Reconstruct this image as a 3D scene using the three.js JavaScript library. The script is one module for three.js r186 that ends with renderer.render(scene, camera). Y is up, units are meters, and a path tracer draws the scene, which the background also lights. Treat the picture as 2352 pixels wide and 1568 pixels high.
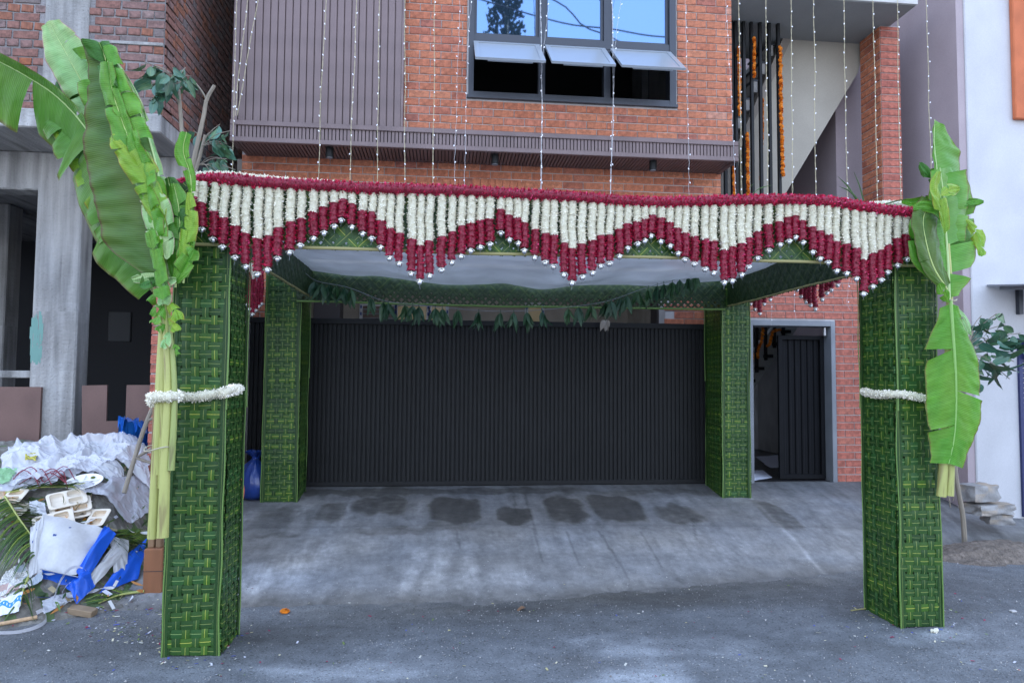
import * as THREE from 'three';
import { mergeGeometries } from 'three/addons/utils/BufferGeometryUtils.js';
import { ImprovedNoise } from 'three/addons/math/ImprovedNoise.js';

// ---------------------------------------------------------------- camera, sky, sun, exposure
const scene = new THREE.Scene();
const EYE = new THREE.Vector3(0, 1.62, 0);
const camera = new THREE.PerspectiveCamera(53.13, 1024 / 682, 0.1, 900);
camera.position.copy(EYE);
camera.rotation.set(0.0516, -0.0995, 0.0077, 'YXZ');
camera.updateMatrixWorld(true);
const renderer = new THREE.WebGLRenderer({ antialias: true });
renderer.toneMapping = THREE.LinearToneMapping;
renderer.toneMappingExposure = 3.55;
renderer.shadowMap.enabled = true;

const SUN = new THREE.Vector3(0.18, 0.62, -0.76).normalize();   // behind the house: the street front lies in open shade
{
  const W = 512, H = 256, d = new Float32Array(W * H * 4);
  for (let j = 0; j < H; j++) for (let i = 0; i < W; i++) {
    const v = (j + 0.5) / H, el = (v - 0.5) * Math.PI, u = (i + 0.5) / W;
    const phi = (u - 0.5) * 2 * Math.PI, ce = Math.cos(el);
    const dx = ce * Math.cos(phi), dy = Math.sin(el), dz = ce * Math.sin(phi);
    const cs = Math.max(0, dx * SUN.x + dy * SUN.y + dz * SUN.z);
    const e = Math.max(0, dy), h = Math.exp(-e * 4.2);
    const glow = 0.55 * Math.pow(cs, 6) + 0.9 * Math.pow(cs, 60);
    let r = 0.46 + 0.50 * h + glow, g = 0.61 + 0.42 * h + glow * 0.97, b = 0.92 + 0.20 * h + glow * 0.9;
    if (dy < 0) { const k = Math.min(1, -dy * 6); r = r * (1 - k) + 0.16 * k; g = g * (1 - k) + 0.16 * k; b = b * (1 - k) + 0.17 * k; }
    const o = (j * W + i) * 4, S = 1.0;
    d[o] = r * S; d[o + 1] = g * S; d[o + 2] = b * S; d[o + 3] = 1;
  }
  const sky = new THREE.DataTexture(d, W, H, THREE.RGBAFormat, THREE.FloatType);
  sky.mapping = THREE.EquirectangularReflectionMapping; sky.magFilter = sky.minFilter = THREE.LinearFilter; sky.needsUpdate = true;
  scene.background = sky; scene.environment = sky;
}
const sun = new THREE.DirectionalLight(new THREE.Color(1, 0.93, 0.82), 3.2);
sun.position.copy(SUN).multiplyScalar(60); sun.castShadow = true;
sun.shadow.mapSize.set(4096, 4096);
Object.assign(sun.shadow.camera, { left: -25, right: 25, top: 25, bottom: -25, near: 1, far: 140 });
scene.add(sun); scene.add(sun.target);

// ---------------------------------------------------------------- helpers
let seed = 12345;
const rnd = () => { seed = (seed + 0x6D2B79F5) | 0; let t = Math.imul(seed ^ (seed >>> 15), 1 | seed); t = (t + Math.imul(t ^ (t >>> 7), 61 | t)) ^ t; return ((t ^ (t >>> 14)) >>> 0) / 4294967296; };
const rr = (a, b) => a + (b - a) * rnd();
const pick = a => a[Math.floor(rnd() * a.length)];
const clamp = (x, a = 0, b = 1) => Math.min(b, Math.max(a, x));
const smooth = (a, b, x) => { const t = clamp((x - a) / (b - a)); return t * t * (3 - 2 * t); };
const lerp = (a, b, t) => a + (b - a) * t;
const V = (x, y, z) => new THREE.Vector3(x, y, z);
const perlin = new ImprovedNoise();
const n3 = (x, y, z = 0) => perlin.noise(x, y, z);
const fbm = (x, y, z = 0, o = 4) => { let s = 0, a = 0.5; for (let i = 0; i < o; i++) { s += a * n3(x, y, z + i * 7.3); x *= 2.03; y *= 2.03; z *= 2.03; a *= 0.5; } return s; };

// a point of the place from where it stands in a 2352 x 1568 survey picture, on a known plane
const F = 784 / Math.tan(53.13 * Math.PI / 360);
const ray = (px, py) => V((px - 1176) / F, (784 - py) / F, -1).applyEuler(camera.rotation).normalize();
const onZ = (px, py, z) => { const r = ray(px, py); return EYE.clone().addScaledVector(r, (z - EYE.z) / r.z); };
const onY = (px, py, y) => { const r = ray(px, py); return EYE.clone().addScaledVector(r, (y - EYE.y) / r.y); };
const onX = (px, py, x) => { const r = ray(px, py); return EYE.clone().addScaledVector(r, (x - EYE.x) / r.x); };
const onG = (px, py, f) => { const r = ray(px, py); let t = 1; for (; t < 60; t += 0.01) { const p = EYE.clone().addScaledVector(r, t); if (p.y <= f(p.x, p.z)) return p; } return EYE.clone().addScaledVector(r, 60); };

const used = new Map();
const numbered = n => { const k = used.get(n) || 0; used.set(n, k + 1); return k ? `${n}_${String(k).padStart(3, '0')}` : n; };
function tag(o, label, category, group, kind) {
  if (label) o.userData.label = label; if (category) o.userData.category = category;
  if (group) o.userData.group = group; if (kind) o.userData.kind = kind; return o;
}
function thing(name, label, category, pos = [0, 0, 0], turn = 0, group) {
  const g = new THREE.Group(); g.name = numbered(name); g.position.set(...pos); g.rotation.y = turn;
  scene.add(g); return tag(g, label, category, group);
}
function mesh(name, geo, mat, parent) {
  const m = new THREE.Mesh(geo, mat); m.castShadow = m.receiveShadow = true;
  m.name = parent ? name : numbered(name); (parent || scene).add(m); return m;
}
const struct = (name, geo, mat) => { const m = mesh(name, geo, mat); m.userData.kind = 'structure'; return m; };
const stuff = (name, geo, mat, parent) => { const m = mesh(name, geo, mat, parent); m.userData.kind = 'stuff'; return m; };
function join(list) {                       // merge geometries of mixed kinds; keeps position, normal, uv and (if all have it) color
  const col = list.every(g => g.attributes.color);
  return mergeGeometries(list.map(g => {
    const q = g.index ? g.toNonIndexed() : g.clone();
    for (const k of Object.keys(q.attributes)) if (!['position', 'normal', 'uv', ...(col ? ['color'] : [])].includes(k)) q.deleteAttribute(k);
    if (!q.attributes.uv) q.setAttribute('uv', new THREE.BufferAttribute(new Float32Array(q.attributes.position.count * 2), 2));
    return q;
  }), false);
}
const M4 = (x, y, z, rx = 0, ry = 0, rz = 0, s = 1) => new THREE.Matrix4().compose(V(x, y, z), new THREE.Quaternion().setFromEuler(new THREE.Euler(rx, ry, rz)), typeof s === 'number' ? V(s, s, s) : V(...s));
function paint(g, c) { const n = g.attributes.position.count, a = new Float32Array(n * 3); for (let i = 0; i < n; i++) { a[i * 3] = c.r; a[i * 3 + 1] = c.g; a[i * 3 + 2] = c.b; } g.setAttribute('color', new THREE.BufferAttribute(a, 3)); return g; }
const L = (r, g, b) => new THREE.Color().setRGB(r, g, b);
// box from corner to corner with uv in metres
function box(x0, y0, z0, x1, y1, z1, bev = 0) {
  const w = x1 - x0, h = y1 - y0, d = z1 - z0, g = bev ? chamferBox(w, h, d, bev) : new THREE.BoxGeometry(w, h, d);
  g.translate((x0 + x1) / 2, (y0 + y1) / 2, (z0 + z1) / 2); return metric(g);
}
function metric(g) {                        // box-projected uv in metres
  if (g.index) g = g.toNonIndexed();
  const p = g.attributes.position, n = g.attributes.normal, uv = new Float32Array(p.count * 2);
  for (let i = 0; i < p.count; i++) {
    const ax = Math.abs(n.getX(i)), ay = Math.abs(n.getY(i)), az = Math.abs(n.getZ(i));
    if (az >= ax && az >= ay) { uv[i * 2] = p.getX(i); uv[i * 2 + 1] = p.getY(i); }
    else if (ax >= ay) { uv[i * 2] = p.getZ(i) + 3.1; uv[i * 2 + 1] = p.getY(i); }
    else { uv[i * 2] = p.getX(i); uv[i * 2 + 1] = p.getZ(i) + 5.3; }
  }
  g.setAttribute('uv', new THREE.BufferAttribute(uv, 2)); return g;
}
function chamferBox(w, h, d, c) {           // 44 triangles
  const P = [], X = w / 2, Y = h / 2, Z = d / 2;
  const q = (a, b, cc, e) => P.push(...a, ...b, ...cc, ...a, ...cc, ...e), t = (a, b, cc) => P.push(...a, ...b, ...cc);
  for (const s of [-1, 1]) {
    const f = (fn) => s > 0 ? fn : (...v) => fn(...v.reverse());
    f(q)([X * s, -Y + c, Z - c], [X * s, -Y + c, -Z + c], [X * s, Y - c, -Z + c], [X * s, Y - c, Z - c]);
    f(q)([-X + c, Y * s, Z - c], [X - c, Y * s, Z - c], [X - c, Y * s, -Z + c], [-X + c, Y * s, -Z + c]);
    f(q)([-X + c, -Y + c, Z * s], [X - c, -Y + c, Z * s], [X - c, Y - c, Z * s], [-X + c, Y - c, Z * s]);
    for (const r of [-1, 1]) {
      const k = s * r;
      const g = k > 0 ? q : (...v) => q(...v.reverse());
      g([X * s, Y * r - c * r, Z - c], [X * s, Y * r - c * r, -Z + c], [X * s - c * s, Y * r, -Z + c], [X * s - c * s, Y * r, Z - c]);
      g([X * s - c * s, -Y + c, Z * r], [X * s, -Y + c, Z * r - c * r], [X * s, Y - c, Z * r - c * r], [X * s - c * s, Y - c, Z * r]);
      g([-X + c, Y * s - c * s, Z * r], [X - c, Y * s - c * s, Z * r], [X - c, Y * s, Z * r - c * r], [-X + c, Y * s, Z * r - c * r]);
      for (const m of [-1, 1]) {
        const tt = k * m > 0 ? t : (...v) => t(...v.reverse());
        tt([X * s, (Y - c) * r, (Z - c) * m], [(X - c) * s, Y * r, (Z - c) * m], [(X - c) * s, (Y - c) * r, Z * m]);
      }
    }
  }
  const g = new THREE.BufferGeometry(); g.setAttribute('position', new THREE.Float32BufferAttribute(P, 3));
  g.computeVertexNormals(); return g;
}
function tube(pts, r, seg = 24, rad = 8, taper = null) {   // smooth tube through points; taper(t) scales the radius
  const c = pts.length === 2 ? new THREE.LineCurve3(pts[0], pts[1]) : new THREE.CatmullRomCurve3(pts);
  const g = new THREE.TubeGeometry(c, seg, r, rad, false);
  if (taper) {
    const p = g.attributes.position;
    for (let i = 0; i <= seg; i++) { const o = c.getPointAt(i / seg), k = taper(i / seg); for (let j = 0; j <= rad; j++) { const a = i * (rad + 1) + j; p.setXYZ(a, o.x + (p.getX(a) - o.x) * k, o.y + (p.getY(a) - o.y) * k, o.z + (p.getZ(a) - o.z) * k); } }
    g.computeVertexNormals();
  }
  const caps = [];
  for (const [t, k] of [[0, -1], [1, 1]]) {
    const o = c.getPointAt(t), d = c.getTangentAt(t).multiplyScalar(k), q = new THREE.CircleGeometry(r * (taper ? taper(t) : 1), rad);
    q.applyQuaternion(new THREE.Quaternion().setFromUnitVectors(V(0, 0, 1), d)); q.translate(o.x, o.y, o.z); caps.push(q);
  }
  return join([g, ...caps]);
}
function grid(nu, nv, fn) {                 // parametric sheet: fn(u, v) -> [x, y, z, (uvx, uvy)]
  const P = [], T = [], I = [];
  for (let j = 0; j <= nv; j++) for (let i = 0; i <= nu; i++) { const r = fn(i / nu, j / nv); P.push(r[0], r[1], r[2]); T.push(r.length > 3 ? r[3] : i / nu, r.length > 3 ? r[4] : j / nv); }
  for (let j = 0; j < nv; j++) for (let i = 0; i < nu; i++) { const a = j * (nu + 1) + i, b = a + 1, c = a + nu + 1, e = c + 1; I.push(a, b, e, a, e, c); }
  const g = new THREE.BufferGeometry(); g.setAttribute('position', new THREE.Float32BufferAttribute(P, 3)); g.setAttribute('uv', new THREE.Float32BufferAttribute(T, 2)); g.setIndex(I); g.computeVertexNormals(); return g;
}
// ---- textures
function tex(w, h, fn, srgb = true, rep = [1, 1]) {   // fn(u, v, x, y) -> [r, g, b] 0..1 (sRGB if srgb) or one number
  const d = new Uint8Array(w * h * 4);
  for (let y = 0; y < h; y++) for (let x = 0; x < w; x++) {
    const c = fn((x + 0.5) / w, (y + 0.5) / h, x, y), o = (y * w + x) * 4;
    if (typeof c === 'number') d[o] = d[o + 1] = d[o + 2] = clamp(c) * 255; else { d[o] = clamp(c[0]) * 255; d[o + 1] = clamp(c[1]) * 255; d[o + 2] = clamp(c[2]) * 255; }
    d[o + 3] = 255;
  }
  const t = new THREE.DataTexture(d, w, h, THREE.RGBAFormat); t.wrapS = t.wrapT = THREE.RepeatWrapping; t.magFilter = THREE.LinearFilter; t.minFilter = THREE.LinearMipmapLinearFilter; t.generateMipmaps = true;
  t.repeat.set(...rep); if (srgb) t.colorSpace = THREE.SRGBColorSpace; t.needsUpdate = true; return t;
}
const s2 = v => v <= 0.0031308 ? v * 12.92 : 1.055 * Math.pow(v, 1 / 2.4) - 0.055;     // linear to sRGB
const S3 = (r, g, b) => [s2(r), s2(g), s2(b)];
// tileable noise of period p
const tn = (u, v, p, z = 0) => { const a = u * 2 * Math.PI, b = v * 2 * Math.PI, k = p / (2 * Math.PI); return fbm4(Math.cos(a) * k, Math.sin(a) * k, Math.cos(b) * k, Math.sin(b) * k, z); };
const fbm4 = (a, b, c, d, z) => 0.5 * (n3(a + z, b, c) + n3(d + z + 9.1, c + 3.7, a)) + 0.3 * n3(b * 2.1 + z, d * 2.1, a * 2.1 + c);
const speck = (() => { const N = 512, a = new Float32Array(N * N); let s = 77; for (let i = 0; i < N * N; i++) { s = (Math.imul(s, 1664525) + 1013904223) >>> 0; a[i] = s / 4294967296; } return (x, y) => a[((y & 511) << 9) | (x & 511)]; })();
const std = (o) => new THREE.MeshStandardMaterial({ side: THREE.DoubleSide, roughness: 0.85, ...o });
const phy = (o) => new THREE.MeshPhysicalMaterial({ side: THREE.DoubleSide, roughness: 0.85, ...o });
// ---------------------------------------------------------------- ground
const rampEdge = x => x < 0.5 ? 5.02 : x < 3 ? lerp(5.02, 5.46, (x - 0.5) / 2.5) : x < 3.9 ? lerp(5.46, 5.64, (x - 3) / 0.9) : lerp(5.64, 6.42, clamp((x - 3.9) / 1.1)) + Math.max(0, x - 5) * 0.02;
const rampTop = x => x < 4.7 ? 0.45 : lerp(0.45, 0.16, smooth(4.7, 6.4, x));
const ramp = (x, z) => { const d0 = rampEdge(x), t = (-z - d0) / (7.4 - d0); return t < 0 ? 0.06 * t * 2.4 : rampTop(x) * (t > 1 ? 1 : t + 0.10 * Math.sin(Math.min(1, t) * Math.PI)); };
const ground = (x, z) => Math.max(0, ramp(x, z));
const tint = (g, fn) => { const p = g.attributes.position, c = new Float32Array(p.count * 3); for (let i = 0; i < p.count; i++) { const q = fn(p.getX(i), p.getZ(i)); c[i * 3] = Math.max(.01, q[0]); c[i * 3 + 1] = Math.max(.01, q[1]); c[i * 3 + 2] = Math.max(.01, q[2]); } g.setAttribute('color', new THREE.BufferAttribute(c, 3)); return g; };
const gritC = tex(512, 512, (u, v, x, y) => { const a = speck(x >> 1, y >> 1), b = speck((x + 3) >> 2, (y + 1) >> 2), c = speck(x, y); let k = .74 + .14 * (a - .5) + .08 * (c - .5) + .10 * tn(u, v, 12); if (b > .955) k += .16 * a; else if (b < .05) k -= .17; return [k * .985, k, k * 1.01]; });
const cementC = tex(512, 512, (u, v, x, y) => { const a = speck(x >> 1, y >> 1), c = speck(x, y); let k = .80 + .07 * (a - .5) + .06 * (c - .5) + .14 * tn(u, v, 9) + .10 * tn(u, v, 30, 3); if (speck((x + 1) >> 1, (y >> 1) + 40) > .994) k += .2; return [k, k, k]; });
const gritB = tex(512, 512, (u, v, x, y) => .4 + .3 * tn(u, v, 40) + .5 * speck(x >> 1, y >> 1) * speck(x >> 2, (y >> 2) + 9), false);
{
  let blobs;
  const film0 = (x, z) => { const wx = x + 0.16 * fbm(x * 2.1, z * 2.1, 3, 3), wz = z + 0.12 * fbm(x * 2.3, z * 2.3, 8, 3); let p = 0; for (const [bx, bz, rx, rz, k] of blobs) { const a = (wx - bx) / rx, b = (wz - bz) / rz, q = a * a + b * b; if (q < 2.6) p += k * (1 - smooth(0.1, 2.5, q)) * (0.75 + 0.5 * fbm(x * 9, z * 14, 2, 2)); } return p; };
  // road: worn asphalt with pale dust films and darker damp patches, all in metres
  const at = (px, py, rx, rz, k) => { const p = onY(px, py, 0); return [p.x, p.z, rx, rz, k]; };
  blobs = [at(800, 1545, .36, .10, .9), at(700, 1530, .3, .07, .5), at(1450, 1500, .16, .09, .8), at(1490, 1545, .22, .14, 1), at(1470, 1568, .3, .1, .9), at(1600, 1480, .4, .14, .45), at(2180, 1458, .16, .10, .9), at(2080, 1470, .14, .08, .6),
    at(1380, 1470, .25, .12, .35), at(1700, 1510, .4, .12, .35), at(640, 1410, .35, .14, .45), at(1950, 1440, .3, .07, .4), at(2260, 1510, .35, .12, .4), at(470, 1545, .3, .08, .3), at(1100, 1530, .35, .1, .3),
    at(700, 1455, .5, .14, -.5), at(1250, 1440, .6, .14, -.35), at(1720, 1360, 1.1, .28, -.8), at(1350, 1385, .8, .20, -.7), at(2080, 1395, .5, .18, -.6), at(980, 1410, .8, .2, -.55), at(1950, 1480, .3, .08, -.4), at(2200, 1340, .7, .28, -.5), at(1330, 1520, .3, .08, -.4), at(250, 1480, 1.1, .3, -.55), at(1600, 1550, .2, .08, -.3)];
  const g = grid(520, 210, (u, v) => { const x = lerp(-5, 7, u), z = lerp(-6.9, -2.2, v); return [x, 0.006 * fbm(x * 1.3, z * 1.3, 6, 2) - 0.002, z, x / 1.3, z / 1.3]; });
  tint(g, (x, z) => {
    const p = film0(x, z), n = fbm(x * 0.9, z * 1.4, 1, 4), m = fbm(x * 5, z * 9, 4, 4), f = fbm(x * 20, z * 30, 2, 2), D = -z, br = smooth(0.5, 0, D - rampEdge(x) + 1.1) ;
    const dust = smooth(.55, .05, rampEdge(x) - D) * (.5 + .8 * fbm(x * 2.2, z * 4, 9, 3));
    let k = 0.135 + 0.05 * n + 0.035 * m + 0.02 * f + 0.17 * Math.max(0, p - 0.08) * (.8 + .9 * m) + 0.05 * dust;
    k *= 1 + .55 * Math.min(0, Math.max(-.9, p)); const w = clamp(-p * .5 + dust * .9);
    k *= 1.9; return [k * (.98 + .14 * w), k * (1 + .02 * w), k * (1.03 - .14 * w)];
  });
  struct('road', g, std({ vertexColors: true, map: gritC, bumpMap: gritB, bumpScale: 0.006, roughness: .8 }));
  const far = tex(256, 256, (u, v, x, y) => { const k = 0.17 + 0.06 * tn(u, v, 14) + 0.03 * speck(x, y); return S3(k, k, k * 1.01); }); far.repeat.set(100, 100);
  const fg = new THREE.PlaneGeometry(600, 600); fg.rotateX(-Math.PI / 2); fg.translate(0, -0.03, 0);
  struct('ground', fg, std({ map: far, roughness: 0.95 }));
}
{
  // cement ramp to the gate: trowelled grey with damp patches between dry streaks
  const X0 = -2.45, X1 = 9, Z0 = -7.62, Z1 = -4.7;
  const at = (px, py, rx, rz, k, sl = 0) => { const p = onG(px, py, ground); return [p.x, p.z, rx, rz, k, sl]; };
  const wet = [at(870, 1160, .27, .30, .9), at(760, 1175, .13, .26, .7), at(1045, 1172, .24, .33, 1.3), at(1182, 1183, .17, .20, 1.1), at(1300, 1168, .19, .34, 1.05), at(1418, 1166, .25, .36, 1.35), at(1560, 1180, .22, .22, .8), at(640, 1200, .3, .3, .5), at(950, 1215, .5, .10, .45), at(1000, 1128, 1.6, .10, .7), at(1790, 1185, .14, .34, .7), at(620, 1260, .4, .3, .35), at(1500, 1130, .6, .08, .5)];
  const dry = [at(690, 1185, .06, .3, .9), at(790, 1180, .05, .28, .7), at(965, 1180, .05, .3, .4), at(640, 1310, .09, .35, .8, -.3), at(700, 1300, .10, .3, .7, -.3), at(950, 1310, .06, .28, .8, -.25), at(1005, 1305, .07, .26, .85, -.2), at(1072, 1310, .07, .2, .8, -.1), at(1140, 1320, .08, .15, .7), at(1195, 1320, .07, .12, .7), at(590, 1330, .12, .2, .5), at(1250, 1240, 1.8, .16, .28), at(1650, 1270, .5, .3, .25), at(1840, 1210, .35, .5, .3), at(1910, 1160, .3, .2, .3), at(560, 1190, .1, .2, .8)];
  const lines = [[1205, 1135, 1245, 1290], [1300, 1220, 1330, 1300], [1375, 1220, 1445, 1330], [1470, 1220, 1520, 1305], [1590, 1190, 1600, 1240], [1180, 1130, 1185, 1180], [1050, 1220, 1055, 1260]].map(([a, b, c, d]) => [onG(a, b, ground), onG(c, d, ground)]);
  const rdg = [onG(1732, 1150, ground), onG(1888, 1312, ground)];
  const g = grid(620, 170, (u, v) => { const x = lerp(X0, X1, u), z = lerp(Z0, Z1, v); const e = 0.012 * fbm(x * 2.2, z * 2.2, 2, 3) + 0.008 * fbm(x * 9, z * 9, 5, 2); return [x, ramp(x, z) + e * smooth(7.5, 6.2, -z), z, x / 1.1, z / 1.1]; });
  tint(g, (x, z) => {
    const wx = x + 0.07 * fbm(x * 4, z * 3, 3, 5), wz = z + 0.22 * fbm(x * 4.5, z * 2.5, 8, 5), D = -z;
    let w = 0, d = 0;
    for (const [bx, bz, rx, rz, k] of wet) { const a = Math.abs(wx - bx) / rx, b = Math.abs(wz - bz) / rz, q = a * a * a * a + b * b * b * b; if (q < 1.8) w += k * 1.1 * (1 - smooth(0.35, 1.6, q)) * (.9 + .7 * fbm(x * 10, z * 12, 5, 4)); }
    for (const [bx, bz, rx, rz, k, sl] of dry) { const a = (wx - bx - sl * (wz - bz)) / rx, b = (wz - bz) / rz, q = a * a + b * b; if (q < 2.6) d += k * (1 - smooth(0.05, 2.5, q)) * (0.7 + 1.3 * fbm(x * 30, z * 8, 2, 3)); }
    w = Math.min(1.15, w);
    const n = fbm(x * 1.5, z * 1.2, 1, 4), m = fbm(x * 12, z * 3.5, 4, 3), run = fbm(x * 9 + 2 * fbm(z * 1.5, x, 2, 2), z * 0.9, 12, 3), toe = D - rampEdge(x) + 0.16 * fbm(x * 3, z * 3, 6, 4);
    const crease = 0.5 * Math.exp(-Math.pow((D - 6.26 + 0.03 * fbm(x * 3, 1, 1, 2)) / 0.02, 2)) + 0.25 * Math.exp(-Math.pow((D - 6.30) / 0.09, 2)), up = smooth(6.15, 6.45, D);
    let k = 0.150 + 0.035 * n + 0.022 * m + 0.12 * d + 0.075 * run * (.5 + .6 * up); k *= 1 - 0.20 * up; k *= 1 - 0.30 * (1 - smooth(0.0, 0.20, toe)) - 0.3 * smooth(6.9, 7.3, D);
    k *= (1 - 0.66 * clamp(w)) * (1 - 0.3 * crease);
    for (const [a, b] of lines) { const t = clamp((z - a.z) / (b.z - a.z)), dx = Math.abs(x - lerp(a.x, b.x, t)); if (z > a.z && z < b.z && dx < 0.011) k *= 0.7; }
    { const t = clamp((z - rdg[0].z) / (rdg[1].z - rdg[0].z)), dx = x - lerp(rdg[0].x, rdg[1].x, t); if (z > rdg[0].z - .1 && z < rdg[1].z + .05) k *= 1 + .55 * Math.exp(-Math.pow(dx / .022, 2)) - .16 * Math.exp(-Math.pow((dx - .09) / .07, 2)); }
    const warm = clamp(.35 + .9 * fbm(x * 1.1, z * 1.6, 20, 3) + .6 * clamp(w) + .5 * (1 - smooth(0, .25, toe)));
    k *= 2.15; return [k * (.97 + .12 * warm), k * (1 + .02 * warm), k * (1.05 - .13 * warm)];
  });
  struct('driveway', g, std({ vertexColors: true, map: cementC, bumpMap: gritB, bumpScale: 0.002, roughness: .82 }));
  struct('floor', box(-2.4, 0.30, -12.5, 5.2, 0.444, -7.55), std({ color: L(.16, .16, .17), roughness: .55 }));
}
// ---------------------------------------------------------------- materials of the buildings
const brickGrain = tex(256, 256, (u, v, x, y) => { const k = 0.8 + 0.25 * tn(u, v, 9) + 0.16 * tn(u, v, 30, 5) + 0.12 * (speck(x, y) - 0.5); return [k, k, k]; }); brickGrain.repeat.set(3, 3);
const brickBump = tex(256, 256, (u, v, x, y) => 0.5 + 0.35 * tn(u, v, 26) + 0.25 * (speck(x, y) - 0.5), false); brickBump.repeat.set(3, 3);
const plasterBump = tex(256, 256, (u, v, x, y) => 0.5 + 0.3 * tn(u, v, 14) + 0.12 * (speck(x, y) - 0.5), false);
const wallGrain = (rep, amt = 0.25) => { const t = tex(512, 512, (u, v, x, y) => { const k = 0.9 + amt * 0.6 * tn(u, v, 4) + amt * 0.5 * tn(u, v, 14, 4) + 0.04 * (speck(x, y) - 0.5); return [k, k, k]; }); t.repeat.set(rep, rep); return t; };
const grainA = wallGrain(0.4, 0.2), grainB = wallGrain(0.25, 0.35), grainC = wallGrain(0.3, 0.07);
const M = {
  brick: std({ vertexColors: true, map: brickGrain, bumpMap: brickBump, bumpScale: 0.002, roughness: 0.82 }),
  mortar: std({ color: L(.56, .52, .50), map: grainA, bumpMap: plasterBump, bumpScale: 0.003 }),
  cladding: std({ color: L(.20, .142, .138), map: grainA, roughness: 0.5, metalness: 0.15 }),
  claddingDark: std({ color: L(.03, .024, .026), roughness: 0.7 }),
  black: phy({ color: L(.011, .0115, .0125), map: grainA, roughness: 0.55, specularIntensity: .55 }),
  leafBlack: phy({ color: L(.008, .0085, .0105), map: grainA, roughness: 0.7, specularIntensity: .35 }),
  frame: std({ color: L(.045, .05, .062), roughness: 0.4, metalness: 0.3 }),
  pane: std({ color: L(.15, .25, .42), roughness: 0.02, metalness: 0.92 }),
  sash: std({ color: L(.32, .35, .38), roughness: 0.32, metalness: 0.25 }),
  dark: std({ color: L(.035, .035, .038), roughness: 0.9 }),
  cream: std({ color: L(.42, .37, .32), map: grainA, roughness: 0.9 }),
  white: std({ color: L(.62, .60, .58), map: grainA, roughness: 0.9 }),
  soffit: std({ color: L(.34, .35, .34), map: grainC, roughness: 0.9 }),
  beige: std({ color: L(.46, .42, .35), map: grainC, roughness: 0.9 }),
  mauve: std({ color: L(.47, .385, .40), map: grainC, bumpMap: plasterBump, bumpScale: 0.002, roughness: 0.9 }),
  white2: std({ color: L(.64, .63, .64), map: grainC, bumpMap: plasterBump, bumpScale: 0.002, roughness: 0.9 }),
  orange: std({ color: L(.72, .20, .08), map: grainA, roughness: 0.85 }),
  navy: std({ color: L(.028, .035, .11), roughness: 0.5, metalness: 0.2 }),
  grey: std({ color: L(.26, .275, .30), map: grainA, roughness: 0.6 }),
  steel: std({ color: L(.5, .5, .52), roughness: 0.35, metalness: 0.8 }),
};
// a brick: front face with worn arrises, back left open in the mortar; cached per length and tone
const brickCache = new Map();
function brickGeo(w, h, tones, ti, rough, vertical) {
  const key = [Math.round(w * 200), Math.round(h * 200), ti, rough, tones.id].join();
  if (brickCache.has(key)) return brickCache.get(key);
  w = Math.round(w * 200) / 200; const D = 0.0085, c = 0.003, j = () => rr(-rough, rough);
  const X = w / 2, Y = h / 2, P = [], q = (a, b, cc, e) => P.push(...a, ...b, ...cc, ...a, ...cc, ...e);
  const o = [[-X + j(), -Y + j(), 0], [X + j(), -Y + j(), 0], [X + j(), Y + j(), 0], [-X + j(), Y + j(), 0]];
  const cx = [1, -1, -1, 1], cy = [1, 1, -1, -1];
  const m = o.map(p => [p[0], p[1], D - c]), f = o.map((p, i) => [p[0] + cx[i] * c, p[1] + cy[i] * c, D + j() * 0.6]);
  q(f[0], f[1], f[2], f[3]);
  for (let i = 0; i < 4; i++) { const k = (i + 1) % 4; q(m[i], m[k], f[k], f[i]); q(o[i], o[k], m[k], m[i]); }
  const g = new THREE.BufferGeometry(); g.setAttribute('position', new THREE.Float32BufferAttribute(P, 3)); g.computeVertexNormals();
  const uo = rnd(), vo = rnd(), uv = []; for (let i = 0; i < P.length; i += 3) uv.push(P[i] + uo, P[i + 1] + vo);
  g.setAttribute('uv', new THREE.Float32BufferAttribute(uv, 2)); paint(g, tones[ti]); brickCache.set(key, g); return g;
}
// bricks laid in a local frame (u right, v up, n out); every brick for which `single` is true is a mesh of its own
function layBricks(wall, o) {
  const { u0, u1, v0, v1, bl, bh, j, tones, rough = 0.0008, skip = () => false, single = () => true, bond = 0.5, header = false } = o;
  const rest = [], holes = o.holes || [];
  const put = (uc, vc, w, h, rot = 0, nz = 0.001) => {
    const ti = Math.floor(rnd() * rnd() * 1.0001 * tones.length), g = brickGeo(w, h, tones, ti, rough);
    if (single(uc, vc)) { const m = mesh('brick', g, M.brick, wall); m.position.set(uc, vc, nz); m.rotation.z = rot; }
    else { const q = g.clone(); q.applyMatrix4(M4(uc, vc, nz, 0, 0, rot)); rest.push(q); }
  };
  let row = 0;
  for (let v = v0; v < v1 - 0.01; v += bh + j, row++) {
    const h = Math.min(bh, v1 - v), vc = v + h / 2; if (h < 0.02) break;
    let L0 = bl, hdr = header && row % 2 === 1; if (hdr) L0 = bl / 2 - j / 2;
    let u = u0 - (row % 2 ? (header ? bl * 0.25 : (bl + j) * bond) : 0) - (o.shift || 0);
    for (; u < u1; u += L0 + j) {
      let segs = [[Math.max(u, u0), Math.min(u + L0, u1)]];
      for (const [a, b, c, d] of holes) if (vc > b && vc < d) segs = segs.flatMap(([s, e]) => e <= a || s >= c ? [[s, e]] : [[s, Math.min(e, a)], [Math.max(s, c), e]]).filter(([s, e]) => e - s > 0.02);
      for (const [s, e] of segs) if (e - s > 0.022 && !skip((s + e) / 2, vc, e - s)) put((s + e) / 2, vc + rr(-rough, rough), e - s, h, rr(-1, 1) * rough * 3);
    }
  }
  if (o.extra) o.extra(put);
  if (rest.length) stuff('brickwork', join(rest), M.brick, wall);
}
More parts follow.
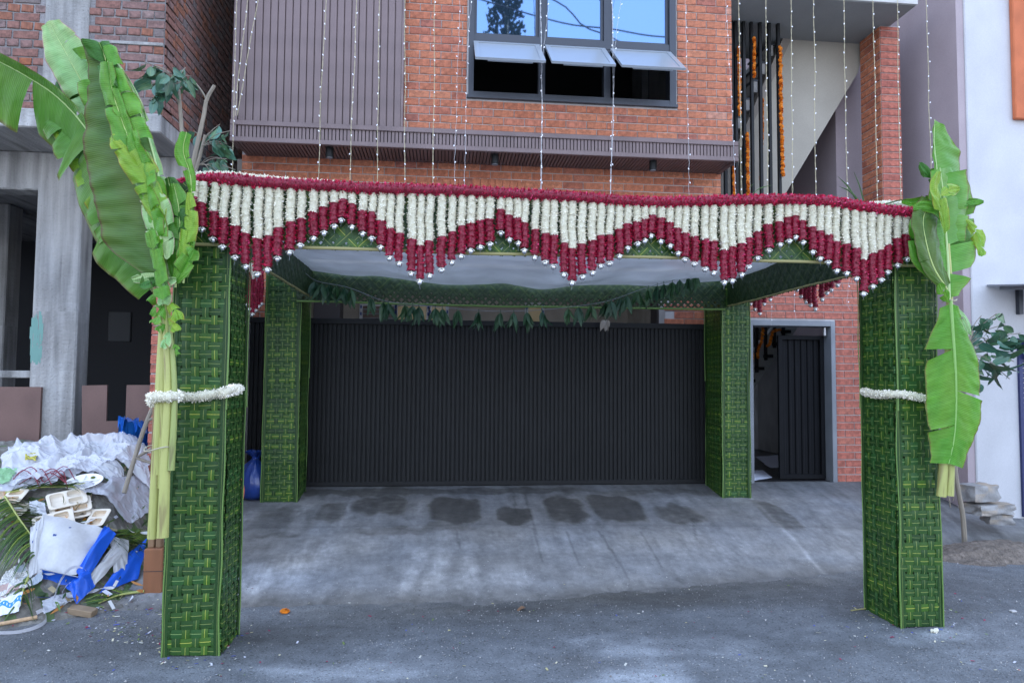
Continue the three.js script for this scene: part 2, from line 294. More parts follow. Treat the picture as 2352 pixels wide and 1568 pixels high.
function wallPlate(name, parent, shape, holes, depth, mat, pos, turn = 0) {   // mortar bed as an extruded outline, its face at local n = 0
  const s = new THREE.Shape(shape.map(([a, b]) => new THREE.Vector2(a, b)));
  for (const h of holes) s.holes.push(new THREE.Path(h.map(([a, b]) => new THREE.Vector2(a, b))));
  const g = new THREE.ExtrudeGeometry(s, { depth, bevelEnabled: false, curveSegments: 24 }); g.translate(0, 0, -depth);
  const m = mesh(name, metric(g), mat, parent); m.position.set(...pos); m.rotation.y = turn; return m;
}
const rect = (a, b, c, d) => [[a, b], [c, b], [c, d], [a, d]];
function profile(pts, y0, y1) {             // sheet of a folded profile (x, z) standing from y0 to y1, flat shaded
  const P = [];
  for (let i = 0; i < pts.length - 1; i++) { const [a, b] = pts[i], [c, d] = pts[i + 1]; P.push(a, y0, b, c, y0, d, c, y1, d, a, y0, b, c, y1, d, a, y1, b); }
  const g = new THREE.BufferGeometry(); g.setAttribute('position', new THREE.Float32BufferAttribute(P, 3)); g.computeVertexNormals(); return metric(g);
}
function ribbed(x0, x1, pitch, deep, y0, y1, flat = 0.55) {
  const pts = []; for (let x = x0; x < x1 - 1e-4; x += pitch) pts.push([x, 0], [x + pitch * 0.12, deep], [x + pitch * (0.12 + flat), deep], [x + pitch * (0.24 + flat), 0]);
  pts.push([x1, 0]); return profile(pts, y0, y1);
}
const redTones = Object.assign([L(.66, .225, .115), L(.60, .195, .10), L(.69, .25, .13), L(.52, .165, .095), L(.63, .22, .13), L(.45, .15, .10), L(.66, .30, .20)], { id: 'r' });
const paleTones = Object.assign([L(.60, .185, .125), L(.56, .17, .115), L(.63, .21, .14), L(.52, .155, .11)], { id: 'p' });

// ---------------------------------------------------------------- the brick house
const house = thing('brick_house', 'new red brick house with brown slatted cladding behind the leaf canopy', 'house', [0, 0, 0]);
const ZU = -7.05, ZG = -7.45, ZC = -6.98, ZF = -6.95;
// upper wall with the window
{
  const w = wallPlate('upper_wall', house, rect(-0.45, 4.10, 3.11, 9.5), [rect(0.22, 4.57, 2.47, 7.2)], 0.22, M.mortar, [0, 0, ZU - 0.012]);
  layBricks(w, { u0: -0.45, u1: 3.11, v0: 4.105, v1: 6.4, bl: 0.213, bh: 0.075, j: 0.0095, tones: redTones, holes: [[0.20, 4.55, 2.49, 7.2]], single: (u, v) => v < 5.8 && rnd() < 0.97, shift: 0.06 });
  // window: frame, mirror-like upper panes, three awning sashes standing open below
  const win = mesh('window', join([
    box(0.22, 4.57, -7.17, 0.275, 7.2, -7.03), box(2.40, 4.57, -7.17, 2.47, 7.2, -7.03), box(0.275, 4.57, -7.165, 2.40, 4.615, -7.035), box(0.275, 5.145, -7.16, 2.40, 5.235, -7.04),
    box(0.965, 4.615, -7.155, 1.035, 5.145, -7.045), box(1.675, 4.615, -7.155, 1.745, 5.145, -7.045), box(0.965, 5.235, -7.155, 1.035, 7.15, -7.045), box(1.675, 5.235, -7.155, 1.745, 7.15, -7.045),
    box(0.205, 4.54, -7.16, 2.485, 4.569, -7.015)]), M.frame, house);
  for (const [a, b] of [[0.275, 0.965], [1.035, 1.675], [1.745, 2.40]]) {
    const p = mesh('pane', box(a + 0.03, 5.265, -7.10, b - 0.03, 7.12, -7.092), M.pane, win);
    mesh('frame', join([box(a + 0.002, 5.237, -7.115, a + 0.03, 7.14, -7.075), box(b - 0.03, 5.237, -7.115, b - 0.002, 7.14, -7.075), box(a + 0.03, 5.237, -7.113, b - 0.03, 5.265, -7.077)]), M.frame, win);
    const sash = mesh('sash', join([box(a - .005, -.62, -.012, b + .005, -.575, .012), box(a - .005, -.045, -.012, b + .005, 0, .012), box(a - .005, -.575, -.012, a + .045, -.045, .012), box(b - .045, -.575, -.012, b + .005, -.045, .012), box(a + .045, -.575, -.006, b - .045, -.045, .004), box(a + .12, -.60, -.03, b - .12, -.585, -.013)]), M.sash, win);
    sash.position.set(0, 5.14, -7.028); sash.rotation.x = -THREE.MathUtils.degToRad(50);
  }
  // room behind the open sashes
  mesh('room', join([box(-0.4, 4.3, -10.4, 3.0, 7.4, -10.3), box(-0.42, 4.3, -10.3, -0.4, 7.4, -7.3), box(3.0, 4.3, -10.3, 3.02, 7.4, -7.3), box(-0.4, 4.28, -10.3, 3.0, 4.3, -7.3), box(-0.4, 7.4, -10.3, 3.0, 7.42, -7.3)]), M.dark, house);
  mesh('room_light', join([new THREE.CylinderGeometry(.09, .09, .03, 16).translate(.55, 7.38, -8.6), new THREE.CylinderGeometry(.09, .09, .03, 16).translate(2.1, 7.38, -8.6)]), M.white, house);
}
// brown cladding, slat by slat
{
  const g = join([box(-0.033, 0, -0.01, 0.033, 5.2, 0.012, 0.004), box(-0.037, 0, -0.03, 0.037, 5.2, -0.0105)]);
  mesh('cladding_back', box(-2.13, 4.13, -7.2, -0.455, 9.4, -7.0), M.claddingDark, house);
  for (let i = 0; i < 22; i++) { const s = mesh('slat', g, M.cladding, house); s.position.set(-2.055 + i * 0.0737, 4.17, ZC); }
  mesh('corner_trim', join([box(-2.155, 4.17, -7.2, -2.095, 9.4, -6.962, .004), box(-0.475, 4.17, -7.06, -0.449, 9.4, -6.964, .004)]), M.cladding, house);
  mesh('fascia', join([box(-2.16, 4.118, -7.0, 3.13, 4.17, ZF, .005), box(-2.16, 3.95, -7.0, 3.13, 4.0, ZF, .005), box(-2.16, 4.0, -7.0, -2.10, 4.118, ZF - .002, .004), box(3.08, 4.0, -7.0, 3.13, 4.118, ZF - .002, .004), box(-2.158, 3.955, -7.2, -2.12, 4.165, -7.0), box(3.09, 3.955, -7.45, 3.128, 4.165, -7.0)]), M.cladding, house);
  const fs = []; for (let x = -2.085; x < 3.07; x += 0.0372) fs.push(box(x, 3.998, -6.99, x + 0.0275, 4.12, -6.966)); stuff('fascia_slats', join(fs), M.cladding, house);
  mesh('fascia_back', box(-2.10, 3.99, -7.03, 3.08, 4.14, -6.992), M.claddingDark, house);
  const ss = []; for (let x = -2.13; x < 3.09; x += 0.0372) ss.push(box(x, 3.962, -7.47, x + 0.027, 3.985, -7.0)); stuff('soffit_slats', join(ss), M.cladding, house);
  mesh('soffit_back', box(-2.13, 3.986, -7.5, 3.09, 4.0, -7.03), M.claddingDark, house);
  for (const [px, py] of [[757, 350], [1137, 366], [1500, 380]]) { const p = onY(px, py - 8, 3.95); const d = mesh('downlight', new THREE.CylinderGeometry(.04, .04, .10, 20).translate(0, -.03, 0), M.black, house); d.position.set(p.x, 3.94, Math.max(-7.4, Math.min(-7.05, p.z))); mesh('lens', new THREE.CylinderGeometry(.032, .032, .006, 20).translate(0, -.083, 0), M.grey, d); }
}
// ground floor wall with the arched parking opening, and the wall about the side door
{
  const ax = 0.42, ar = 3.45, atop = 3.60, half = 2.06, acy = atop - ar, spring = acy + Math.sqrt(ar * ar - half * half);
  const arcPts = (r, h) => { const a = []; for (let i = 0; i <= 24; i++) { const x = lerp(-h, h, i / 24); a.push([ax + x, acy + Math.sqrt(r * r - x * x)]); } return a; };
  const w = wallPlate('ground_wall', house, [[-2.18, 0.3], [ax - half, 0.3], ...arcPts(ar, half), [ax + half, 0.3], [3.14, 0.3], [3.14, 4.02], [-2.18, 4.02]], [], 0.23, M.mortar, [0, 0, ZG - 0.012]);
  const ro = ar + 0.215;
  layBricks(w, { u0: -2.18, u1: 3.14, v0: 0.35, v1: 4.0, bl: 0.223, bh: 0.075, j: 0.0095, tones: redTones,
    skip: (u, v) => { const dx = u - ax; return (Math.abs(dx) < half && v < spring) || (dx * dx + (v - acy) ** 2 < (ro - 0.05) ** 2 && Math.abs(dx) < half + 0.1 && v > spring - 0.05); },
    single: (u, v) => v > 3.66 || (v > 2.2 && v < 2.75),
    extra: put => { for (let i = -34; i <= 34; i++) { const a = i * 0.0228; const x = ax + Math.sin(a) * (ar + 0.107), y = acy + Math.cos(a) * (ar + 0.107); if (Math.abs(x - ax) < half + 0.1) put(x, y, 0.07, 0.205, -a, 0.007); } } });
  const s = wallPlate('side_wall', house, [[2.95, 0.3], [3.48, 0.3], [3.48, 2.285], [4.48, 2.285], [4.48, 0.3], [5.37, 0.3], [5.37, 2.86], [2.95, 2.86]], [], 0.23, M.mortar, [0, 0, ZG + 0.002]);
  layBricks(s, { u0: 2.95, u1: 5.37, v0: 0.37, v1: 2.85, bl: 0.223, bh: 0.075, j: 0.0095, tones: paleTones, holes: [[3.45, 0, 4.49, 2.28]], single: (u, v) => u > 3.35 && u < 5.0, shift: .1 });
  mesh('coping', box(3.16, 2.862, -7.72, 5.40, 2.90, ZG + 0.03, .004), M.frame, house);
  // column at the stair corner: header face to the street, running bond on its flank
  const cg = join([box(5.13, 2.92, -7.83, 5.36, 5.83, ZG - 0.012)]); const col = mesh('column', cg, M.mortar, house);
  const front = wallPlate('column_face', house, rect(5.125, 2.92, 5.365, 5.83), [], 0.004, M.mortar, [0, 0, ZG - 0.007]);
  layBricks(front, { u0: 5.125, u1: 5.365, v0: 2.925, v1: 5.82, bl: 0.24, bh: 0.077, j: 0.0095, tones: paleTones, bond: 0 });
  const flank = wallPlate('column_flank', house, rect(-0.38, 2.92, 0, 5.83), [], 0.004, M.mortar, [5.126, 0, ZG - 0.012], -Math.PI / 2);
  flank.rotation.y = -Math.PI / 2; flank.position.set(5.126, 0, ZG - 0.012);
  layBricks(flank, { u0: -0.38, u1: 0.0, v0: 2.925, v1: 5.82, bl: 0.19, bh: 0.077, j: 0.0095, tones: redTones, single: () => rnd() < 0.55 });
}
// stair block: slab, louvres, flights, walls
{
  const c = onZ(2105, 14, -7.0);
  mesh('stair_slab', box(3.13, 5.832, -8.45, 5.25, 6.02, -7.0), M.soffit, house); mesh('rear_slab', box(4.25, 5.832, -9.6, 5.25, 6.02, -8.45), M.soffit, house);
  mesh('slab_edge', box(3.13, 5.84, -6.998, 5.262, 6.03, -6.985), M.white, house);
  mesh('back_wall', join([box(4.25, 2.7, -9.75, 6.4, 9.5, -9.6), box(3.0, 2.7, -9.75, 4.25, 5.1, -9.6)]), M.mauve, house);
  mesh('stair_wall', join([box(2.96, 2.9, -9.6, 3.12, 4.0, -7.70), box(2.96, 4.0, -9.6, 3.12, 9.5, -7.29)]), M.white, house);
  // beige flank of the flights, and the stepped edge seen through the louvres
  const z0 = -7.9, prism = (name, px, z, dep, m) => { const g = new THREE.ExtrudeGeometry(new THREE.Shape(px.map(([x, y]) => onZ(x, y, z)).map(p => new THREE.Vector2(p.x, p.y))), { depth: dep, bevelEnabled: false }); g.translate(0, 0, z - dep); return mesh(name, metric(g), m, house); };
  prism('stair_flight', [[1829, 66], [1990, 84], [1972, 165], [1824, 412], [1790, 470], [1705, 470], [1708, 330], [1733, 277]], z0, 0.6, M.beige);
  prism('stair_flank', [[1802, 80], [1829, 66], [1733, 277], [1700, 345], [1690, 470], [1640, 470], [1660, 395], [1708, 302]], z0 + .02, 0.5, std({ color: L(.33, .29, .25), map: grainC, roughness: .9 }));
  for (let i = 0; i < 6; i++) { const p = onZ(1771 - i * 18, 116 + i * 41.5, -7.95); mesh('riser', box(p.x - .028, p.y - .07, -8.5, p.x + .03, p.y + .065, -7.95), M.white, house); mesh('tread', box(p.x - .05, p.y + .066, -8.5, p.x + .05, p.y + .085, -7.94), M.frame, house); }
  mesh('landing_wall', box(3.13, 4.0, -8.9, 3.75, onZ(1720, 134, -8.85).y, -8.75), M.frame, house);
  for (const px of [1667, 1683, 1692, 1711, 1729, 1749, 1770, 1791]) {
    const p = onZ(px, 300, -7.55), q = mesh('louvre', box(-0.017, 2.90, -0.022, 0.017, 5.832, 0.022, .003), M.black, house); q.position.set(p.x, 0, -7.56);
  }
  mesh('light_well', join([box(3.0, 4.6, -13.1, 4.4, 11.5, -13.0), box(4.3, 5.1, -13.0, 4.4, 11.5, -9.76), box(2.9, 4.6, -13.0, 3.0, 11.5, -9.76), box(3.0, 4.6, -13.0, 4.3, 4.7, -9.76)]), M.white, house);
  const r = onZ(1857, 400, -9.5); mesh('drain_pipe', new THREE.CylinderGeometry(.035, .035, 2.4, 14).translate(r.x, 3.3, -9.55), M.mauve, house);
}
// side door: frame, passage, stairs and the open corrugated leaf
{
  mesh('door_frame', join([box(4.43, 0.445, -7.60, 4.484, 2.288, ZG + 0.022, .004), box(3.42, 2.225, -7.68, 4.43, 2.29, ZG + 0.023, .004), box(3.42, 0.445, -7.60, 3.49, 2.235, ZG + 0.03)]), M.grey, house);
  mesh('passage', join([box(3.10, 0.3, -11.0, 5.3, 2.6, -10.9), box(3.10, 0.3, -10.9, 3.16, 2.6, -7.7), box(5.2, 0.3, -10.9, 5.3, 2.6, -7.7), box(3.16, 2.40, -8.3, 5.2, 2.55, -7.69), box(3.16, 2.40, -10.9, 5.2, 2.55, -9.6)]), M.white, house);
  mesh('passage_floor', box(3.16, 0.448, -10.9, 5.2, 0.456, -7.5), std({ color: L(.012, .012, .014), roughness: .3 }), house);
  const z0 = -8.5, pts = [[1836, 748], [1720, 909], [1660, 990], [1580, 990], [1780, 748]].map(([x, y]) => onZ(x, y, z0));
  const fg = new THREE.ExtrudeGeometry(new THREE.Shape(pts.map(p => new THREE.Vector2(p.x, p.y))), { depth: 0.1, bevelEnabled: false }); fg.translate(0, 0, z0 - 0.1); mesh('stair_stringer', metric(fg), M.soffit, house);
  // treads: dark brackets with balusters
  for (let i = 0; i < 7; i++) {
    const p = onZ(1799 - i * 20.3, 771 + i * 28, z0 + 0.02);
    mesh('tread', box(p.x - .02, p.y + .03, z0 + .002, p.x + .06, p.y + .07, z0 + .12), M.black, house);
    mesh('baluster', box(p.x - .018, p.y, z0 + .02, p.x + .016, p.y + .70, z0 + .05), M.black, house);
  }
  const A = V(4.425, 0, -7.60), B = onY(1790, 1098, 0.47), len = Math.hypot(B.x - A.x, B.z - A.z);
  const leaf = mesh('door', join([ribbed(0.03, len - 0.03, 0.075, 0.016, 0.50, 2.1, 0.5), box(0, 0.47, -0.03, len, 0.52, 0.014), box(0, 2.08, -0.03, len, 2.125, 0.014), box(0, 0.52, -0.03, 0.045, 2.08, 0.026), box(len - 0.045, 0.52, -0.03, len, 2.08, 0.012)]), M.leafBlack, house);
  leaf.position.set(A.x, 0, A.z); leaf.rotation.y = Math.atan2(-(B.z - A.z), B.x - A.x) ;
  mesh('handle', join([new THREE.SphereGeometry(.02, 12, 8).translate(len - .06, 1.25, .04)]), M.steel, leaf);
  mesh('hinge', new THREE.CylinderGeometry(.02, .02, .09, 12).translate(4.40, 2.17, ZG - .06), M.steel, house);
}
// parking bay seen over the gate
{
  mesh('bay_wall', box(-2.2, 0.44, -11.2, 3.1, 4.0, -11.0), M.cream, house);
  mesh('bay_side', box(-2.3, 0.44, -11.0, -2.2, 4.0, -7.7), M.cream, house); mesh('bay_side', box(3.02, 0.44, -11.0, 3.09, 4.0, -7.7), M.cream, house);
  mesh('bay_ceiling', box(-2.2, 3.9, -11.0, 3.1, 4.0, -7.7), M.soffit, house);
  const colM = std({ color: L(.05, .04, .042), map: grainA, roughness: .6 });
  for (const [px, w] of [[750, .17], [1534, .15]]) { const p = onZ(px, 710, -9.0); mesh('bay_column', box(p.x - w, .44, -9.3, p.x + w, 3.9, -9.0, .01), colM, house); }
  const tape = std({ color: L(.5, .5, .52), roughness: .8 }), blue = std({ color: L(.03, .06, .22), roughness: .7 }), glow = std({ color: L(.5, .33, .10), roughness: .3 }), dk = std({ color: L(.09, .045, .03), roughness: .4 });
  for (const [x0, x1, m] of [[826, 912, dk], [905, 990, glow], [980, 1030, glow], [1206, 1250, glow]]) {
    const a = onZ(x0, 695, -10.98), b = onZ(x1, 780, -10.98);
    const w = mesh('bay_window', join([box(a.x, b.y, -11.0, a.x + .05, a.y, -10.95), box(b.x - .05, b.y, -11.0, b.x, a.y, -10.95), box(a.x + .05, a.y - .05, -11.0, b.x - .05, a.y, -10.952)]), tape, house);
    mesh('pane', box(a.x + .05, b.y, -10.995, b.x - .05, a.y - .05, -10.985), m, w);
    const bl = []; for (let y = b.y + .05; y < a.y - .05; y += .11) bl.push(box(a.x + .012, y, -10.949, a.x + .038, y + .05, -10.947), box(b.x - .038, y + .04, -10.949, b.x - .012, y + .09, -10.947)); mesh('tape', join(bl), blue, w);
    if (m === dk) { const bars = []; for (let y = b.y + .05; y < a.y - .06; y += .07) bars.push(box(a.x + .05, y, -10.98, b.x - .05, y + .014, -10.966)); mesh('grille', join(bars), M.grey, w); }
  }
}
mesh('house_mass', join([box(-2.12, 4.3, -15, -0.5, 11.5, -10.6), box(-0.5, 7.5, -15, 3.1, 11.5, -7.3), box(-2.12, 9.4, -10.6, -0.5, 11.5, -7.0), box(3.1, 6.03, -15, 4.4, 11.5, -13.12), box(4.42, 6.03, -15, 6.0, 11.5, -9.77), box(2.9, 7.2, -9.7, 3.1, 11.5, -7.3)]), M.cream, house);
mesh('upper_floor', box(-2.12, 4.02, -11.2, 3.1, 4.26, -7.3), M.dark, house);

// gate of ribbed black sheet
{
  const g = thing('driveway_gate', 'wide black ribbed metal gate across the parking opening', 'gate', [0, 0, -7.40]);
  mesh('ribbed_sheet', ribbed(-2.16, 2.93, 0.0468, 0.012, 0.50, 2.17, 0.6).translate(0, 0, 0.002), M.black, g);
  mesh('top_rail', box(-2.18, 2.165, -0.03, 2.95, 2.225, 0.024, .004), M.black, g);
  mesh('bottom_rail', box(-2.18, 0.455, -0.03, 2.95, 0.505, 0.018, .004), M.black, g);
  mesh('back_sheet', box(-2.16, 0.505, -0.03, 2.93, 2.165, -0.012), M.black, g);
}
// ---------------------------------------------------------------- unfinished building on the left
const roughCol = (() => { const t = tex(512, 1024, (u, v, x, y) => {
  const st = fbm(u * 18, v * 2.2, 4, 4), n = tn(u, v, 5), k = 0.27 + 0.12 * n + 0.20 * st + 0.05 * (speck(x, y) - 0.5);
  const br = 0.5 + 0.5 * fbm(u * 5, v * 4, 9, 3); return S3(k * (1.0 + 0.10 * br), k * (1.0 + 0.03 * br), k * (1.0 - 0.06 * br)); }); t.repeat.set(0.8, 0.45); return t; })();
const roughBump = tex(256, 256, (u, v, x, y) => 0.5 + 0.4 * tn(u, v, 10) + 0.25 * tn(u, v, 40, 3) - 0.5 * (speck(x >> 1, y >> 1) > 0.994 ? 1 : 0), false); roughBump.repeat.set(1.5, 1.5);
Object.assign(M, { concrete: std({ map: roughCol, bumpMap: roughBump, bumpScale: 0.012, roughness: .92 }), mortarRough: std({ color: L(.30, .28, .28), map: grainB, bumpMap: roughBump, bumpScale: 0.018, roughness: .95 }), ply: std({ color: L(.20, .115, .095), map: grainB, roughness: .75 }) });
const oldTones = Object.assign([L(.29, .135, .105), L(.27, .15, .13), L(.34, .13, .075), L(.26, .17, .155), L(.24, .185, .175), L(.30, .20, .18), L(.38, .12, .05)], { id: 'o' });
{
  const nb = thing('unfinished_building', 'unfinished grey concrete frame with raw brick infill, left of the brick house', 'building');
  const ZN = -6.4;
  const w = wallPlate('front_wall', nb, rect(-7.5, 3.95, -2.592, 9.5), [], 0.22, M.mortarRough, [0, 0, ZN - 0.014]);
  const noBr = (u, v) => u > -3.64 && u < -3.235;
  layBricks(w, { u0: -7.5, u1: -2.60, v0: 3.98, v1: 6.2, bl: 0.215, bh: 0.066, j: 0.0155, tones: oldTones, rough: 0.004, header: true, skip: noBr, single: (u, v) => u > -4.5 && v < 5.5, shift: .08 });
  mesh('upper_column', box(-3.625, 3.95, -6.7, -3.25, 9.5, ZN + 0.012, .012), M.concrete, nb);
  mesh('slab', join([box(-7.6, 3.805, -12, -2.59, 3.98, ZN + 0.03, .012)]), M.concrete, nb);
  mesh('mortar_band', box(-3.24, 4.62, ZN - .02, -2.60, 4.65, ZN + .006, .004), M.concrete, nb);
  // flank wall, running back beside the brick house
  const f = wallPlate('flank_wall', nb, rect(0, 3.95, 5.5, 9.5), [], 0.2, M.mortarRough, [-2.592, 0, ZN - 0.014], Math.PI / 2);
  layBricks(f, { u0: 0.0, u1: 3.4, v0: 3.98, v1: 7.2, bl: 0.215, bh: 0.066, j: 0.0155, tones: oldTones, rough: 0.004, header: true, single: (u, v) => u < 0.7 && v < 6.2 && rnd() < .6 });
  mesh('beam', join([box(-7.5, 3.42, -7.3, -2.62, 3.804, -7.07, .012)]), M.concrete, nb);
  mesh('pillar', box(-4.005, 0, -7.31, -3.585, 3.80, -7.066, .014), M.concrete, nb);
  mesh('side_pillar', box(-2.86, 0, -9.5, -2.62, 3.80, -9.2, .014), M.concrete, nb);
  mesh('left_pillar', box(-5.95, 0, -9.6, -5.6, 3.80, -9.3, .014), M.concrete, nb);
  mesh('interior', join([box(-8, 0, -12.1, -2.55, 3.9, -11.98), box(-8, 0, -12, -7.9, 3.9, -7.3), box(-2.62, 0, -12, -2.55, 3.9, -7.35), box(-8, 0.02, -12, -2.6, 0.05, -7.0)]), M.dark, nb);
  // green paint smear on the pillar and fixings in the dark room
  const p0 = onZ(82, 770, -7.06);
  const sm = []; for (let i = 0; i < 70; i++) { const y = p0.y + rr(-.26, .2), wd = rr(.004, .014), xc = p0.x + rr(-.05, .05), hh = rr(.015, .07); sm.push(box(xc - wd, y - hh, -7.0658, xc + wd, y + hh, -7.0655 + i * 0.00002)); }
  mesh('paint_smear', join(sm), std({ color: L(.15, .29, .25), roughness: .8 }), nb);
  const a = onZ(248, 715, -9.4), b = onZ(298, 785, -9.4);
  mesh('switch_board', box(a.x, b.y, -9.45, b.x, a.y, -9.4, .01), std({ color: L(.016, .016, .016), roughness: .8 }), nb);
  // plywood parapet with a notch
  const Q = (x, y) => { const p = onZ(x, y, -6.95); return [p.x, p.y]; };
  const ply = new THREE.Shape([Q(187, 1090), Q(352, 1090), Q(348, 884), Q(290, 884), Q(287, 966), Q(243, 967), Q(245, 884), Q(187, 885)].map(v => new THREE.Vector2(...v)));
  const g1 = new THREE.ExtrudeGeometry(ply, { depth: .02, bevelEnabled: false }); g1.translate(0, 0, -6.97); mesh('plywood_screen', metric(g1), M.ply, nb);
  const l0 = Q(-60, 888), l1 = Q(72, 1120); mesh('plywood_screen', box(l0[0], l1[1], -7.06, l1[0], l0[1], -7.03), M.ply, nb);
  const e0 = Q(-60, 845), e1 = Q(62, 868); mesh('work_top', join([box(e0[0], e1[1], -7.6, e1[0], e0[1] - .02, -7.1, .006)]), M.concrete, nb);
  mesh('plinth', box(-7, 0, -7.2, -3.9, .42, -6.9, .02), M.concrete, nb);
}
// brick end of the boundary wall behind the left pillar
{
  const p = thing('boundary_wall', 'red brick end of the boundary wall behind the banana stems', 'wall');
  const x0 = onZ(343, 900, -6.2).x;
  const w = wallPlate('wall', p, rect(x0, 0, x0 + .5, 2.62), [], .23, M.mortar, [0, 0, -6.212]);
  layBricks(w, { u0: x0 - .004, u1: x0 + .5, v0: .02, v1: 2.6, bl: .223, bh: .075, j: .0095, tones: paleTones, rough: .003 });
  mesh('core', box(x0 + .03, 0, -7.7, x0 + .5, 2.6, -6.44), M.mortar, p);
}
// ---------------------------------------------------------------- white neighbour on the right
{
  const wn = thing('white_house', 'white plastered house with orange balcony at the right edge', 'house');
  const ZW = -7.0, xl = onZ(2229, 500, ZW).x;
  mesh('wall', join([box(xl, 0, -14, 12, 9.5, ZW, .01)]), M.white2, wn);
  const o = onZ(2334, 272, -6.95); mesh('balcony', box(o.x, o.y, -7.0, o.x + 3, 9.4, -6.94, .01), M.orange, wn);
  const c = onZ(2337, 828, ZW), d = onZ(2341, 1186, ZW);
  const sh = []; for (let y = d.y + .1; y < c.y; y += .055) sh.push(box(c.x + .04, y, ZW + .002, c.x + 1.6, y + .042, ZW + .02, .006));
  mesh('shutter_frame', join([box(c.x, d.y, ZW - .01, c.x + .04, c.y + .25, ZW + .03), box(c.x + .04, d.y, ZW - .01, c.x + 1.6, d.y + .1, ZW + .025), box(c.x + .04, c.y + .02, ZW - .01, c.x + 1.6, c.y + .25, ZW + .10)]), M.navy, wn);
  for (const g of sh) mesh('shutter_slat', g, M.navy, wn);
  const a = onZ(2266, 655, ZW);
  const aw = mesh('awning', join([box(0, -.012, 0, 3, .006, .75), box(.05, -.04, .68, 3, -.012, .72), box(.12, -.05, .04, .15, -.012, .72)]), M.grey, wn); aw.position.set(a.x, a.y, ZW + .01); aw.rotation.x = .12;
  mesh('bracket', box(a.x + .35, a.y - .32, ZW, a.x + .40, a.y - .02, ZW + .05), M.frame, wn);
  const mv = thing('mauve_wall', 'plain mauve plastered wall with drain pipe right of the brick column', 'wall');
  mesh('wall', box(5.0, 0, -9.55, xl + .25, 9.5, -8.2), M.mauve, mv);
  mesh('edge_strip', box(xl - .09, 0, -8.2, xl - .002, 9.5, -7.02), M.mauve, mv);
  const r = onZ(2193, 300, -8.1); mesh('drain_pipe', join([new THREE.CylinderGeometry(.045, .045, 9, 16).translate(r.x, 4.7, -8.13)]), M.mauve, mv);
  for (const y of [1.5, 3.2, 5.0]) mesh('pipe_clip', new THREE.CylinderGeometry(.052, .052, .05, 16).translate(r.x, y, -8.13), M.grey, mv);
  const d0 = onZ(2196, 720, -8.19), d1 = onZ(2224, 1150, -8.19); mesh('side_door', box(d0.x - .55, .1, -8.2, d1.x - .02, d0.y, -8.15), M.navy, mv);
  const g0 = onZ(2190, 636, -8.1), g1 = onZ(2214, 716, -8.1), gr = []; for (let x = g0.x - .5; x < g1.x; x += .05) gr.push(box(x, g1.y, -8.12, x + .008, g0.y, -8.11)); for (let y = g1.y; y < g0.y; y += .05) gr.push(box(g0.x - .5, y, -8.109, g1.x, y + .008, -8.10)); gr.push(box(g1.x, g1.y - .02, -8.15, g1.x + .04, g0.y + .02, -8.08));
  mesh('window_grille', join(gr), M.navy, mv); mesh('window_pane', box(g0.x - .5, g1.y, -8.19, g1.x, g0.y, -8.17), M.frame, mv);
}
// ---------------------------------------------------------------- woven coconut leaf: strips with a yellow midrib
const leafTex = tex(64, 256, (u, v, x, y) => {
  const d = Math.abs(u - 0.5), rib = 1 - smooth(0.016, 0.034, d), fib = 0.10 * (speck(x * 5, 3) - 0.5) + 0.10 * fbm(u * 30, v * 3, 2, 2), pat = 0.25 * fbm(u * 2, v * 7, 6, 3);
  const k = 1 + fib + pat; let r = 0.024 * k, g = 0.069 * k, b = 0.013 * k;
  return S3(lerp(r, 0.28, rib), lerp(g, 0.31, rib), lerp(b, 0.085, rib));
});
const leafBump = tex(64, 64, (u, v, x, y) => { const d = Math.abs(u - 0.5); return 0.4 + 0.5 * (1 - smooth(0.03, 0.08, d)) + 0.12 * speck(x * 3, 1); }, false);
const leafM = [[1, 1, 1], [.75, .8, .85], [1.3, 1.2, .9], [.6, .68, .75], [1.9, 1.6, 1.05], [.9, 1.1, 1.35]].map(c => phy({ map: leafTex, bumpMap: leafBump, bumpScale: 0.0012, color: L(...c), roughness: .42, specularIntensity: .6 }));
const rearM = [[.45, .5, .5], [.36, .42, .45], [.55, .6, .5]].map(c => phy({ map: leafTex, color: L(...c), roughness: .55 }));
const pickLeaf = () => leafM[[0, 0, 0, 1, 1, 2, 2, 3, 5, 4][Math.floor(rnd() * 10)]];
const ribM = std({ color: L(.12, .21, .045), roughness: .5 }), ribDry = std({ color: L(.30, .27, .11), roughness: .6 }), backLeaf = std({ color: L(.022, .062, .012), roughness: .7 });
// one strip: samples are [along, out]; `at(along, across, out)` places it
function strip(samples, w, at, v0 = rnd()) {
  const P = [], T = [], I = [];
  samples.forEach(([s, o, k = 1], i) => { for (let j = 0; j < 3; j++) { const c = (j - 1) * 0.5; P.push(...at(s, c * w * k, o + (j === 1 ? 0.0018 : 0))); T.push(j / 2, v0 + s * 3); } if (i) for (let j = 0; j < 2; j++) { const a = (i - 1) * 3 + j; I.push(a, a + 1, a + 4, a, a + 4, a + 3); } });
  const g = new THREE.BufferGeometry(); g.setAttribute('position', new THREE.Float32BufferAttribute(P, 3)); g.setAttribute('uv', new THREE.Float32BufferAttribute(T, 2)); g.setIndex(I); g.computeVertexNormals(); return g;
}
